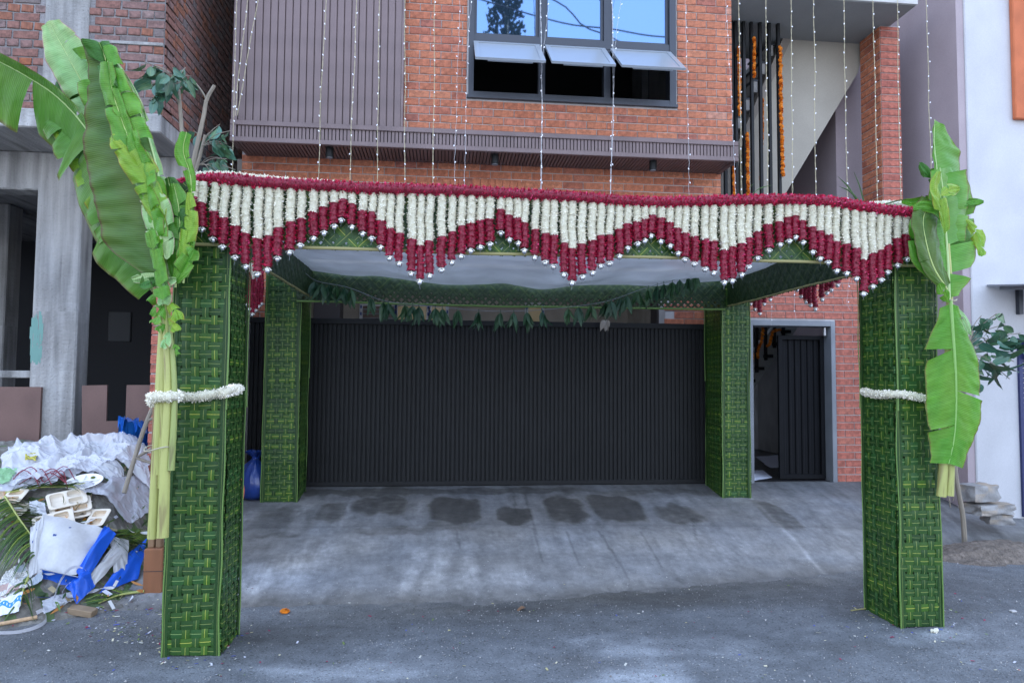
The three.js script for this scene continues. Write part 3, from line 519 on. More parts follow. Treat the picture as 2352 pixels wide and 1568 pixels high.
// a face woven from upright and level strips; frame(u, v, n) -> [x, y, z]
function weave(parent, W, H, frame, o = {}) {
  const { pu = 0.053, pv = 0.05, wu = 0.042, wv = 0.048, amp = 0.0024, sd = 0, shiftU = 0 } = o, nu = Math.round(W / pu), nv = Math.round(H / pv), du = W / nu, dv = H / nv;
  const warp = (u, v) => 0.014 * n3(u * 2.2 + sd, v * 1.3, sd) + 0.004 * n3(u * 7, v * 6, sd + 3), side = v => 0.010 * n3(v * 1.7, sd, 5);
  const put = (u, v, n) => frame(u + side(v), v, n + 0.006 + warp(u, v));
  for (let i = 0; i < nu; i++) {
    const uc = (i + 0.5) * du + rr(-.002, .002), w = wu * rr(.85, 1.12), s = [], tilt = rr(-.007, .007);
    for (let j = 0; j < nv; j++) { const e = ((i + j) % 2 ? -1 : 1) * amp, v = (j + 0.5) * dv; s.push([Math.max(j ? 0 : -.01, v - dv * .36), e], [v + dv * .36, e]); }
    mesh('leaf_strip', strip(s, w, (a, c, n) => put(uc + c + tilt * Math.sin(a * 3 + i), a, n)), pickLeaf(), parent);
  }
  for (let j = 0; j < nv; j++) {
    const vc = (j + 0.5) * dv + rr(-.003, .003), w = wv * rr(.80, 1.08), s = [], tilt = rr(-.045, .045);
    s.push([-.004, 0]); for (let i = 0; i < nu; i++) { const e = ((i + j) % 2 ? 1 : -1) * amp, u = (i + 0.5) * du; s.push([u - du * .40, e], [u + du * .40, e]); } s.push([W + .004, 0]);
    mesh('leaf_strip', strip(s, w, (a, c, n) => put(a, vc + c + tilt * (a - W / 2), n)), pickLeaf(), parent);
  }
  return put;
}
function edgeRibs(parent, H, frame, us, sd) {       // rachis along the border of a woven sheet, in two overlapping lengths
  for (const [u, w, m] of us) for (const [a, b] of [[-.02, H * .56], [H * .52, H]]) {
    const pts = []; for (let i = 0; i <= 14; i++) { const v = lerp(a, b, i / 14); pts.push(V(...frame(u + 0.016 * n3(v * 2.2, sd, u * 9) + (a > 0 ? .004 : 0), v, 0.014 + (a > 0 ? .006 : 0) + 0.006 * n3(v * 3, sd + 2, u)))); }
    mesh('edge_rib', tube(pts, w, 40, 6, t => 1 - .45 * t), m, parent);
    const s = []; for (let i = 0; i <= 16; i++) s.push([lerp(a, b, i / 16), 0.006 * n3(i * .5, sd, u)]);
    mesh('edge_leaf', strip(s, .034, (t, c, n) => frame(u + c + (u < .1 ? .014 : -.014) + .008 * n3(t * 2, sd, 3), t, .013 + n)), leafM[u < .1 ? 1 : 3], parent);
  }
}
function pillar(label, x0, x1, zf, dep, y0, y1, inner, sd, y0b = y0) {
  const p = thing('woven_leaf_pillar', label, 'pillar', [(x0 + x1) / 2, y0, zf - dep / 2], 0, 'leaf wrapped pillars carrying the canopy');
  const cx = (x0 + x1) / 2, cz = zf - dep / 2, H = y1 - y0, W = x1 - x0;
  mesh('core', box(x0 - cx + .008, .02, zf - cz - dep + .008, x1 - cx - .008, H, zf - cz - .010), backLeaf, p);
  mesh('wooden_post', join([0, 1, 2, 3].map(i => { const a = (i & 1 ? x1 - .04 : x0 + .04) - cx, b = (i & 2 ? zf - .04 : zf - dep + .04) - cz; return box(a - .02, -.03, b - .02, a + .02, .06, b + .02); })), std({ color: L(.2, .12, .06) }), p);
  const fr = (u, v, n) => [x0 - cx + u, v, zf - cz + n];
  const si = inner > 0 ? (u, v, n) => [x1 - cx + n, v, zf - cz - u] : (u, v, n) => [x0 - cx - n, v, zf - cz - u];
  weave(p, W, H, fr, { sd }); weave(p, dep, H, si, { sd: sd + 4, pv: .0505 });
  const near = inner > 0 ? W - .004 : .004, fa = inner > 0 ? .004 : W - .004;
  edgeRibs(p, H, fr, [[near, .0062, ribM], [fa, .005, ribM]], sd);
  edgeRibs(p, H, si, [[dep - .004, .0045, ribM]], sd + 1);
  return p;
}
pillar('front left pillar woven from dark green coconut leaf, banana stems tied to it', -1.592, -1.267, -4.19, .315, 0, 2.72, 1, 1);
pillar('front right pillar woven from coconut leaf with a big banana leaf hanging on it', 2.994, 3.294, -4.285, .35, 0, 2.72, -1, 2);
pillar('rear left leaf woven pillar beside the blue rubbish bag', -1.755, -1.408, -6.915, .34, .345, 2.74, 1, 3);
pillar('rear right leaf woven pillar beside the open side door', 2.913, 3.226, -6.95, .40, .345, 2.74, -1, 4);

// ---------------------------------------------------------------- canopy: plaited leaf valances and a white cloth ceiling
const canopy = thing('leaf_canopy', 'flat festive canopy of plaited coconut leaf with white cloth ceiling over the driveway', 'canopy', [.85, 2.4, -5.55]);
function valance(name, A, B, y0, y1, o = {}) {      // plaited diagonally, leaflets rising from a rib along the bottom
  const { tap = .13, pitch = .052, w = .054, gap = .25, sd = 0, flip = 1, mats = pickLeaf } = o;
  const g = new THREE.Group(); g.name = name; canopy.add(g); const len = Math.hypot(B.x - A.x, B.z - A.z), ex = (B.x - A.x) / len, ez = (B.z - A.z) / len, H = y1 - y0;
  const fr = (u, v, n) => [A.x + ex * u - ez * n * flip - .85, y0 + v - 2.4 + .012 * n3(u * .8, sd, 1) - .02 * Math.sin(Math.PI * u / len) * (o.sag || 0), A.z + ez * u + ex * n * flip + 5.55];
  const st = pitch * Math.SQRT2, n = Math.ceil((len + H) / st), k = Math.SQRT1_2;
  for (const dir of [1, -1]) for (let i = 0; i < n; i++) {
    const u0 = dir > 0 ? i * st - H : i * st, s = [], L0 = H / k, jit = rr(-.06, .06), sk = rr(.85, 1.1);
    for (let d = 0; d <= L0; d += pitch / 2) { const c = Math.floor(d / pitch + .5); s.push([d, ((c + i + (dir > 0 ? 0 : 1)) % 2 ? 1 : -1) * .0035 * (Math.abs(d / pitch - Math.round(d / pitch)) < .3 ? 1 : .3), lerp(gap, 1, smooth(0, tap, d)) * sk]); }
    const inside = s.filter(([d]) => { const u = u0 + dir * d * k; return u > -.01 && u < len + .01; }); if (inside.length < 3) continue;
    mesh('leaflet', strip(inside, w, (d, c, nn) => fr(u0 + dir * d * k + c * k + jit * .1, Math.min(H + .01, d * k - dir * c * k), nn + .004 * n3(d * 5, i, dir))), mats(), g);
  }
  const rp = []; for (let i = 0; i <= 20; i++) rp.push(V(...fr(len * i / 20, .002 + .006 * n3(i * .4, sd, 4), .006)));
  mesh('bottom_rib', tube(rp, .0105, 60, 8), o.rib || ribDry, g);
  return g;
}
valance('front_valance', V(-1.63, 0, -4.172), V(3.33, 0, -4.262), 2.385, 2.76, { sd: 1, gap: .62 });
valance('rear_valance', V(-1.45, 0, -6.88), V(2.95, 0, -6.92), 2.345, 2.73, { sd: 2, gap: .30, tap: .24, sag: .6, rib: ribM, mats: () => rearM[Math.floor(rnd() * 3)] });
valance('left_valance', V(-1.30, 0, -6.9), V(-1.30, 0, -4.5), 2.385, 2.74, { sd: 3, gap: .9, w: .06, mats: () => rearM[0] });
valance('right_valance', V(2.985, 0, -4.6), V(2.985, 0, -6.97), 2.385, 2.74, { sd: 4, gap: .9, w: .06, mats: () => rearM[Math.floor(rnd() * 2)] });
{
  const cl = tex(256, 256, (u, v) => { const k = .92 + .1 * tn(u, v, 6); return [k, k, k]; });
  const g = grid(120, 70, (u, v) => {
    const x = lerp(-1.52, 3.22, u), z = lerp(-4.24, -6.84, v), s = Math.sin(Math.PI * u);
    return [x - .85, 2.70 - .03 * v - .13 * Math.pow(s, .8) * (.45 + .55 * v) - .022 * Math.sin(u * 26 + 3 * n3(u * 4, v * 3)) * v * s + .030 * fbm(u * 7, v * 3, 3, 3) + .008 * fbm(u * 22, v * 9, 5, 2) - 2.4, z + 5.55, u * 4, v * 2];
  });
  mesh('ceiling_cloth', g, phy({ color: L(.86, .87, .90), map: cl, roughness: .75, transmission: .5, thickness: 0 }), canopy);
  const poles = []; for (const z of [-4.3, -5.6, -6.85]) poles.push([V(-1.7, 2.745, z), V(3.35, 2.725, z - .03)]); for (const x of [-1.5, .8, 3.1]) poles.push([V(x, 2.70, -4.3), V(x, 2.70, -7.0)]);
  for (const [a, b] of poles) mesh('bamboo_pole', tube([a.sub(V(.85, 2.4, -5.55)), b.sub(V(.85, 2.4, -5.55))], .02, 4, 8), std({ color: L(.25, .19, .09), roughness: .7 }), canopy);
  // leaf sprays poking out on top
  for (const [px, py, qx, qy] of [[1970, 462, 1925, 405], [1975, 462, 1928, 428], [1985, 462, 1962, 395], [2030, 470, 2110, 462], [1720, 452, 1775, 425], [1712, 452, 1735, 420], [500, 402, 560, 400], [560, 408, 640, 412]]) {
    const a = onZ(px, py, -4.4).sub(V(.85, 2.4, -5.55)), b = onZ(qx, qy, -4.35).sub(V(.85, 2.4, -5.55)), m = a.clone().lerp(b, .5).add(V(0, .02, 0));
    const c = new THREE.CatmullRomCurve3([a, m, b]), s = []; for (let i = 0; i <= 8; i++) s.push([i / 8, 0, 1 - (i / 8) ** 2 * .9]);
    mesh('leaf_spray', strip(s, .016, (t, w, n) => { const p = c.getPoint(t); return [p.x + w * .5, p.y + w * .8, p.z + n]; }), leafM[px > 1700 && px < 1750 ? 2 : 0], canopy);
  }
}
// ---------------------------------------------------------------- flower work
const petalM = std({ vertexColors: true, roughness: .75 }), petalRed = std({ vertexColors: true, roughness: .55 });
const whiteTone = () => { const k = rr(.80, .97), w = rr(0, 1); return [k, k * lerp(.96, .93, w), k * lerp(.86, .72, w)]; };
const redTone = () => { const k = rr(.5, 1.25), m = rnd(); return m > .80 ? [.74 * k, .07 * k, .19 * k] : [.53 * k, .011 * k, .060 * k]; };
const orangeTone = () => { const k = rr(.7, 1.1); return [.80 * k, .25 * k, .008 * k]; };
// rope of petals about a path: center(t), dir(t) in metres of arc length
function petals(len, path, R, o) {
  const { tone, step = .0085, per = 15, pl = .02, pw = .008, lean = .4, lump = 0, lumpL = .03, core } = o, P = [], C = [], I = [];
  const n = Math.max(2, Math.round(len / step)), t0 = rnd() * 9;
  const vtx = (p, c, k) => { P.push(p.x, p.y, p.z); C.push(c[0] * k, c[1] * k, c[2] * k); return P.length / 3 - 1; };
  const A = V(0, 0, 0), B = V(0, 0, 0);
  for (let i = 0; i < n; i++) {
    const s = len * (i + .5) / n, c = path(s), d = path(Math.min(len, s + .004)).sub(path(Math.max(0, s - .004))).normalize();
    A.set(d.y, -d.z, d.x + .3).cross(d).normalize(); B.crossVectors(d, A);
    const lumpK = 1 - lump * Math.pow(Math.abs(Math.cos(Math.PI * (s / lumpL + t0))), 4);
    for (let j = 0; j < per; j++) {
      const a = (j + rnd() * .9) / per * Math.PI * 2 + i * .37, ca = Math.cos(a), sa = Math.sin(a), out = A.clone().multiplyScalar(ca).addScaledVector(B, sa), tan = A.clone().multiplyScalar(-sa).addScaledVector(B, ca);
      const r0 = R * .55 * lumpK, r1 = R * lumpK * rr(.84, 1.18), li = rr(-lean, lean) + .15, tw = rr(-.6, .6), col = tone(), w = pw * rr(.8, 1.3);
      const base = c.clone().addScaledVector(out, r0), tip = c.clone().addScaledVector(out, r1).addScaledVector(d, pl * li).addScaledVector(tan, pl * tw * .5), mid = base.clone().lerp(tip, .6), sd = tan.clone().addScaledVector(d, rr(-.9, .9)).normalize();
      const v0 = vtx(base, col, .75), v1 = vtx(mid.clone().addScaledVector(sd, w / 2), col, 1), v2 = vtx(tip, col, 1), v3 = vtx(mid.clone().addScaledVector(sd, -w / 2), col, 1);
      I.push(v0, v1, v2, v0, v2, v3);
    }
  }
  // heart of the rope
  const m = 8, rings = Math.max(2, Math.round(len / .03)); let b0 = P.length / 3;
  for (let i = 0; i <= rings; i++) { const s = len * i / rings, c = path(s), d = path(Math.min(len, s + .004)).sub(path(Math.max(0, s - .004))).normalize(); A.set(d.y, -d.z, d.x + .3).cross(d).normalize(); B.crossVectors(d, A); for (let j = 0; j < m; j++) { const a = j / m * Math.PI * 2; vtx(c.clone().addScaledVector(A, Math.cos(a) * R * .74).addScaledVector(B, Math.sin(a) * R * .74), core, 1); } }
  for (let i = 0; i < rings; i++) for (let j = 0; j < m; j++) { const a = b0 + i * m + j, b = b0 + i * m + (j + 1) % m; I.push(a, b, b + m, a, b + m, a + m); }
  const g = new THREE.BufferGeometry(); g.setAttribute('position', new THREE.Float32BufferAttribute(P, 3)); g.setAttribute('color', new THREE.Float32BufferAttribute(C, 3)); g.setIndex(I); g.computeVertexNormals();
  g.setAttribute('uv', new THREE.BufferAttribute(new Float32Array(P.length / 3 * 2), 2)); return g;
}
const WHITE = { tone: whiteTone, step: .0080, per: 14, pl: .020, pw: .009, lean: .5, lump: .22, lumpL: .040, core: [.58, .55, .42] };
const RED = { tone: redTone, step: .0068, per: 14, pl: .013, pw: .0145, lean: .5, lump: .28, lumpL: .036, core: [.20, .005, .026] };
const along = pts => { const c = new THREE.CatmullRomCurve3(pts); c.arcLengthDivisions = 300; const l = c.getLength(); return [l, s => c.getPointAt(clamp(s / l))]; };
const baubleG = new THREE.SphereGeometry(.0165, 18, 12), baubleM = std({ color: L(.72, .73, .75), roughness: .22, metalness: .95 });
const collarG = (() => { const P = [], I = [], C = []; for (let i = 0; i < 13; i++) { const a = i / 13 * 6.283, b = (i % 3) * .004, r = .026; P.push(Math.cos(a - .22) * .006, .012 + b, Math.sin(a - .22) * .006, Math.cos(a + .22) * .006, .012 + b, Math.sin(a + .22) * .006, Math.cos(a + .2) * r, .002 - b, Math.sin(a + .2) * r, Math.cos(a - .2) * r, .004 - b, Math.sin(a - .2) * r); const k = i * 4; I.push(k, k + 1, k + 2, k, k + 2, k + 3); for (let j = 0; j < 4; j++) C.push(.85, .82, .72); } const g = new THREE.BufferGeometry(); g.setAttribute('position', new THREE.Float32BufferAttribute(P, 3)); g.setAttribute('color', new THREE.Float32BufferAttribute(C, 3)); g.setIndex(I); g.computeVertexNormals(); return g; })();
function strand(top, len, whiteLen, label, group, R = .0322) {
  const t = thing('flower_strand', label, 'flower strand', [top.x, top.y, top.z], 0, group), sw = rr(-.006, .006);
  R *= rr(.93, 1.08); const path = off => s => V(sw * Math.sin((off + s) * 6) + .003 * Math.sin((s + off) * 31), -off - s, .002 * Math.sin((off + s) * 23 + top.x));
  if (whiteLen > .01) mesh('white_flowers', petals(whiteLen, path(0), R, WHITE), petalM, t);
  const rl = len - whiteLen - .028;
  mesh('red_flowers', petals(rl, path(whiteLen), R * .96, RED), petalRed, t);
  const e = path(len - .014)(0), b = mesh('bauble', baubleG, baubleM, t); b.position.copy(e).add(V(0, -.010, 0));
  const c = mesh('petal_collar', collarG, petalM, b); c.rotation.y = rnd() * 6; c.position.y = .006;
  mesh('thread', tube([V(0, -.014, 0), V(rr(-.006, .006), -.014 - rr(.008, .03), 0)], .0011, 3, 4), M.grey, b);
  return t;
}
let ord;
const tips = [[446, 508], [466, 528], [493, 551], [518, 569], [543, 593], [569, 614], [595, 631], [617, 621], [640, 595], [667, 581], [693, 565], [719, 549], [743, 536], [766, 521], [788, 507], [808, 523], [834, 538], [856, 549], [878, 570], [898, 594], [919, 607], [945, 630], [967, 648], [990, 635], [1013, 621], [1038, 604], [1060, 590], [1083, 577], [1105, 569], [1125, 562], [1150, 536], [1169, 552], [1188, 560], [1207, 577], [1230, 593], [1254, 604], [1273, 613], [1294, 632], [1315, 651], [1337, 637], [1360, 628], [1380, 612], [1403, 606], [1422, 590], [1441, 571], [1461, 561], [1480, 554], [1499, 543], [1519, 556], [1537, 566], [1557, 583], [1574, 597], [1595, 607], [1617, 619], [1637, 628], [1661, 650], [1680, 646], [1700, 632], [1720, 614], [1740, 594], [1764, 576], [1790, 563], [1809, 555], [1827, 546], [1843, 558], [1865, 580], [1884, 595], [1900, 603], [1922, 623], [1941, 629], [1963, 641], [1982, 676], [2000, 659], [2022, 644], [2039, 626], [2061, 610], [2079, 596]];
const ropeTop = [[432, 404], [520, 410], [620, 419], [760, 426], [835, 431], [960, 434], [1080, 438], [1180, 444], [1300, 450], [1420, 459], [1520, 463], [1640, 460], [1720, 459], [1800, 457], [1900, 461], [1980, 473], [2060, 484], [2100, 486]];
const ropeY = px => { let i = 0; while (i < ropeTop.length - 2 && ropeTop[i + 1][0] < px) i++; const [a, b] = ropeTop[i], [c, d] = ropeTop[i + 1]; return lerp(b, d, (px - a) / (c - a)); };
const zFront = x => lerp(-4.115, -4.205, clamp((x + 1.6) / 4.9));
{
  const pts = ropeTop.map(([x, y]) => { const p = onZ(x, y + 1, -4.13), z = zFront(p.x) + .012; return onZ(x, y + 1, z); });
  pts[0].z -= .1; pts.unshift(pts[0].clone().add(V(-.14, -.0, -.12)));
  const [l, f] = along(pts), rg = thing('flower_rope', 'long dark red flower rope along the top front edge of the canopy', 'flower garland');
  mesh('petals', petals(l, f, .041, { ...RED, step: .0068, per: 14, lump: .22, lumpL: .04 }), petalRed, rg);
  const b = [[452, 400], [520, 400], [600, 408], [690, 416], [780, 423]].map(([x, y]) => onZ(x, y + 3, -4.26)), [bl, bf] = along(b);
  const wg = thing('flower_rope', 'white flower rope lying behind the red rope at its left end', 'flower garland'); mesh('petals', petals(bl, bf, .032, WHITE), petalM, wg);
  const r2 = [[1985, 468], [2040, 464], [2100, 470]].map(([x, y]) => onZ(x, y + 4, -4.5)), [l2, f2] = along(r2);
  const wr = thing('flower_rope', 'short white flower rope lying on the canopy at its right corner', 'flower garland'); mesh('petals', petals(l2, f2, .028, WHITE), petalM, wr);
  ord = n => ['first', 'second', 'third', 'fourth', 'fifth', 'sixth', 'seventh', 'eighth', 'ninth', 'tenth'][n] || `${n + 1}th`;
  const lows = [595, 967, 1315, 1661, 1982], nm = ['leftmost', 'second', 'middle', 'fourth', 'rightmost'];
  const peaks = [788, 1150, 1499, 1827];
  tips.forEach(([px, py], i) => {
    const x0 = onZ(px, py, -4.13).x, z = zFront(x0), a = onZ(px, ropeY(px) + 12, z), b = onZ(px, py + 2, z);
    const len = a.y - b.y, scale = len / (py + 2 - ropeY(px) - 12);
    const redPx = clamp(44 + (py - ropeY(px) - 80) * .26, 42, 76) + rr(-3, 3), wl = Math.max(0, len - redPx * scale - .02);
    let k = 0; lows.forEach((q, j) => { if (Math.abs(q - px) < Math.abs(lows[k] - px)) k = j; });
    const d = tips.filter(([q]) => q > Math.min(px, lows[k]) && q <= Math.max(px, lows[k])).length;
    let lab;
    if (Math.abs(px - lows[k]) < 3) lab = `longest white and red flower strand at the lowest tip of the ${nm[k]} scallop`;
    else if (peaks.includes(px)) lab = `short mostly red flower strand at the ${['leftmost', 'second', 'third', 'rightmost'][peaks.indexOf(px)]} peak between two scallops`;
    else lab = `white and red flower strand, ${ord(d - 1)} to the ${px < lows[k] ? 'left' : 'right'} of the ${nm[k]} scallop's lowest tip`;
    a.x += rr(-.003, .003); strand(a, len, wl, lab, 'flower strands hanging along the front of the canopy');
  });
}
// short strands on the outer flanks of the canopy, seen beneath the side valances
{
  const R2 = [[2062, 640], [2045, 655], [1925, 657], [1912, 668], [1900, 675], [1890, 690], [1873, 712], [1862, 703], [1852, 695], [1842, 683], [1830, 668], [1818, 640], [1800, 640], [1770, 690], [1757, 700], [1745, 722], [1735, 712], [1725, 700]];
  R2.forEach(([px, py], i) => { const b = onX(px, py, 3.36); strand(V(3.36, 2.74, b.z), 2.74 - b.y, Math.max(0, 2.74 - b.y - .30), i === 6 ? 'longest dark strand of the right flank fringe, seen under the right valance' : i === 15 ? 'lowest dark strand just right of the rear right pillar top' : i < 6 ? `dark red strand under the right valance, ${ord(5 - i)} streetward of the longest one` : i < 13 ? `dark red strand under the right valance, ${ord(i - 7)} houseward of the longest one` : `dark red strand beside the rear right pillar top, ${i === 17 ? 'nearest to the pillar' : i === 16 ? 'second from the pillar' : i === 14 ? 'fourth from the pillar' : 'fifth from the pillar'}`, 'strands along the right flank of the canopy', .028); });
  const L2 = [[549, 668], [553, 680], [558, 690], [564, 702], [572, 712], [579, 724], [586, 715], [593, 706], [599, 700]];
  L2.forEach(([px, py], i) => { const b = onX(px, py, -1.78); strand(V(-1.78, 2.74, clamp(b.z, -7.0, -4.3)), 2.74 - b.y, Math.max(0, 2.74 - b.y - .34), i === 5 ? 'lowest strand of the left flank fringe, between the two left pillars' : i < 5 ? `dark strand between the two left pillars, ${ord(4 - i)} streetward of the lowest one` : `dark strand between the two left pillars, ${ord(i - 6)} houseward of the lowest one`, 'strands along the left flank of the canopy', .022); });
}
// white garlands tied about the two front pillars
{
  const wrap = (pts, label, R) => { const [l, f] = along(pts), t = thing('pillar_garland', label, 'flower garland', [pts[0].x, pts[0].y, pts[0].z]); mesh('petals', petals(l, s => f(s).sub(pts[0]), R, { ...WHITE, step: .007 }), petalM, t); };
  wrap([onZ(352, 925, -4.02), onZ(350, 912, -3.93), onZ(372, 912, -3.90), onZ(400, 910, -3.92), onZ(408, 909, -4.12), onZ(440, 912, -4.15), onZ(475, 908, -4.15), onZ(505, 903, -4.16), onX(522, 898, -1.245), onX(548, 893, -1.245)], 'white flower garland tied round the left pillar and its banana stems', .035);
  wrap([onX(1982, 898, 2.965), onX(2010, 905, 2.965), onX(2045, 905, 2.965), onZ(2070, 905, -4.255), onZ(2100, 910, -4.25), onZ(2140, 918, -4.24), onZ(2165, 920, -4.24)], 'white flower garland tied round the right pillar behind the banana leaf', .031);
}
// ---------------------------------------------------------------- banana leaves
const bananaTex = tex(128, 1024, (u, v, x, y) => {
  const w = v * 6.2831, line = 0.5 + 0.5 * Math.sin(w * 96 + 1.5 * fbm(u * 2, v * 6, 1, 2)), fine = 0.5 + 0.5 * Math.sin(w * 33 + 2 * fbm(u, v * 3, 5, 2)), pat = fbm(u * 2.2, v * 9, 4, 3), big = fbm(u * 1.3, v * 2.5, 9, 2);
  const k = 1 + 0.14 * (line - .5) + 0.06 * (fine - .5) + 0.35 * pat * (.4 + .6 * u), ye = clamp(0.25 + 1.1 * big + 0.5 * smooth(.86, 1, u)), br = smooth(.93, .985, u + .05 * fbm(v * 40, 1, 2, 2)) + (speck(x >> 1, y >> 1) > .995 && u > .4 ? .5 : 0);
  const r = lerp(0.115, 0.30, ye * .55) * k, g = lerp(0.36, 0.44, ye * .55) * k, b = lerp(0.035, 0.05, ye) * k;
  return S3(lerp(r, .20, br * .75), lerp(g, .13, br * .75), lerp(b, .05, br * .75));
});
const bananaBump = tex(32, 1024, (u, v) => 0.5 + 0.3 * Math.sin(v * 6.2831 * 96) + 0.12 * Math.sin(v * 6.2831 * 33), false);
const banana = (c, t = .28) => phy({ map: bananaTex, bumpMap: bananaBump, bumpScale: .0014, color: L(...c), roughness: .42, specularIntensity: .55, transmission: t, thickness: 0 });
const BM = { leafy: banana([.60, .62, .48]), fresh: banana([.72, .76, .6]), olive: banana([.52, .40, .5]), dark: banana([.26, .36, .35], .1), pale: banana([1.9, 1.15, 4.2], .15), yellow: banana([1.35, .90, .6], .2), bright: banana([.90, .95, .7], .4) };
const stalkTex = tex(64, 256, (u, v, x, y) => { const k = 1 + .2 * fbm(u * 8, v * 1.2, 3, 3), b = smooth(.12, .4, fbm(u * 5, v * 6, 8, 3)) * .7; return S3(lerp(.36 * k, .17, b), lerp(.37 * k, .12, b), lerp(.11 * k, .05, b)); });
const stalkM = std({ map: stalkTex, roughness: .5 }), stalkG = std({ map: stalkTex, color: L(.72, .82, .8), roughness: .5 }), midribM = std({ color: L(.42, .50, .17), roughness: .45 }), midribPale = std({ color: L(.38, .50, .20), roughness: .45 });
// a leaf about its midrib; each blade is split by tears into lobes that droop and twist on their own
function bananaLeaf(parent, mid, o) {
  const { w, prof = t => Math.pow(Math.sin(Math.PI * clamp(t * .96 + .02)), .55), fold = [0.15, 0.15], side = [1, 1], tears = [6, 6], curl = .5, mat = BM.fresh, ruffle = .02, slant = .35, nrm = V(0, 0, 1), droop = 0, rib = .011, ribMat = midribM, spread = .5, lenUV = 1 } = o;
  const c = new THREE.CatmullRomCurve3(mid), len = c.getLength(); c.arcLengthDivisions = 200;
  const P = [], T = [], I = [], sd = rnd() * 50;
  for (const si of [0, 1]) {
    const sgn = si ? 1 : -1; if (side[si] <= 0) continue;
    const cuts = [0.02]; for (let i = 1; i <= tears[si]; i++) cuts.push(clamp((i + rr(-.38, .38)) / (tears[si] + 1), .03, .97)); cuts.push(.995); cuts.sort((a, b) => a - b);
    for (let q = 0; q < cuts.length - 1; q++) {
      const a = cuts[q], b = cuts[q + 1]; if (b - a < .004) continue;
      const ns = Math.max(3, Math.ceil((b - a) * len / .02)), nk = 9, f0 = fold[si] + rr(-1, 1) * spread * (tears[si] ? 1 : 0), sl = slant + rr(-.18, .18) * (tears[si] ? 1 : 0), ww = side[si] * rr(.88, 1.05), gap = tears[si] ? rr(.004, .02) : 0, cu = curl * rr(.4, 1.4), tw = rr(-.5, .5) * spread;
      const b0 = P.length / 3;
      for (let j = 0; j <= ns; j++) for (let k = 0; k <= nk; k++) {
        const e = k / nk, q0 = j / ns, t = clamp(lerp(a + gap * e / len, b - gap * e / len, q0));
        const p = c.getPointAt(t), d = c.getTangentAt(t), S = d.clone().cross(nrm).normalize(), N = S.clone().cross(d);
        const R = w * prof(t) * ww * (1 - (tears[si] > 2 ? .035 * Math.pow(Math.abs(q0 - .5) * 2, 3) * e : 0)), x = R * e;
        const phi = f0 + tw * (q0 - .5) + cu * (-e * 1.1), ph2 = f0 + tw * (q0 - .5) - cu * e * .55;
        const v = p.clone().addScaledVector(S, sgn * x * Math.cos(ph2)).addScaledVector(N, x * Math.sin(ph2) + ruffle * e * n3(t * len * 14 + sd, e * 1.5, si * 7 + q * 3) + .006 * n3(t * len * 38 + sd, e * 5, q * 2.3)).addScaledVector(d, x * sl);
        v.y -= droop * x * e;
        P.push(v.x, v.y, v.z); T.push(e, t * len * lenUV + sd);
      }
      for (let j = 0; j < ns; j++) for (let k = 0; k < nk; k++) { const u = b0 + j * (nk + 1) + k; I.push(u, u + 1, u + nk + 2, u, u + nk + 2, u + nk + 1); }
    }
  }
  const g = new THREE.BufferGeometry(); g.setAttribute('position', new THREE.Float32BufferAttribute(P, 3)); g.setAttribute('uv', new THREE.Float32BufferAttribute(T, 2)); g.setIndex(I); g.computeVertexNormals();
  const m = mesh('leaf', g, mat, parent);
  if (rib) mesh('midrib', tube(mid, rib, 30, 7, t => 1.05 - .85 * t), ribMat, m);
  return m;
}
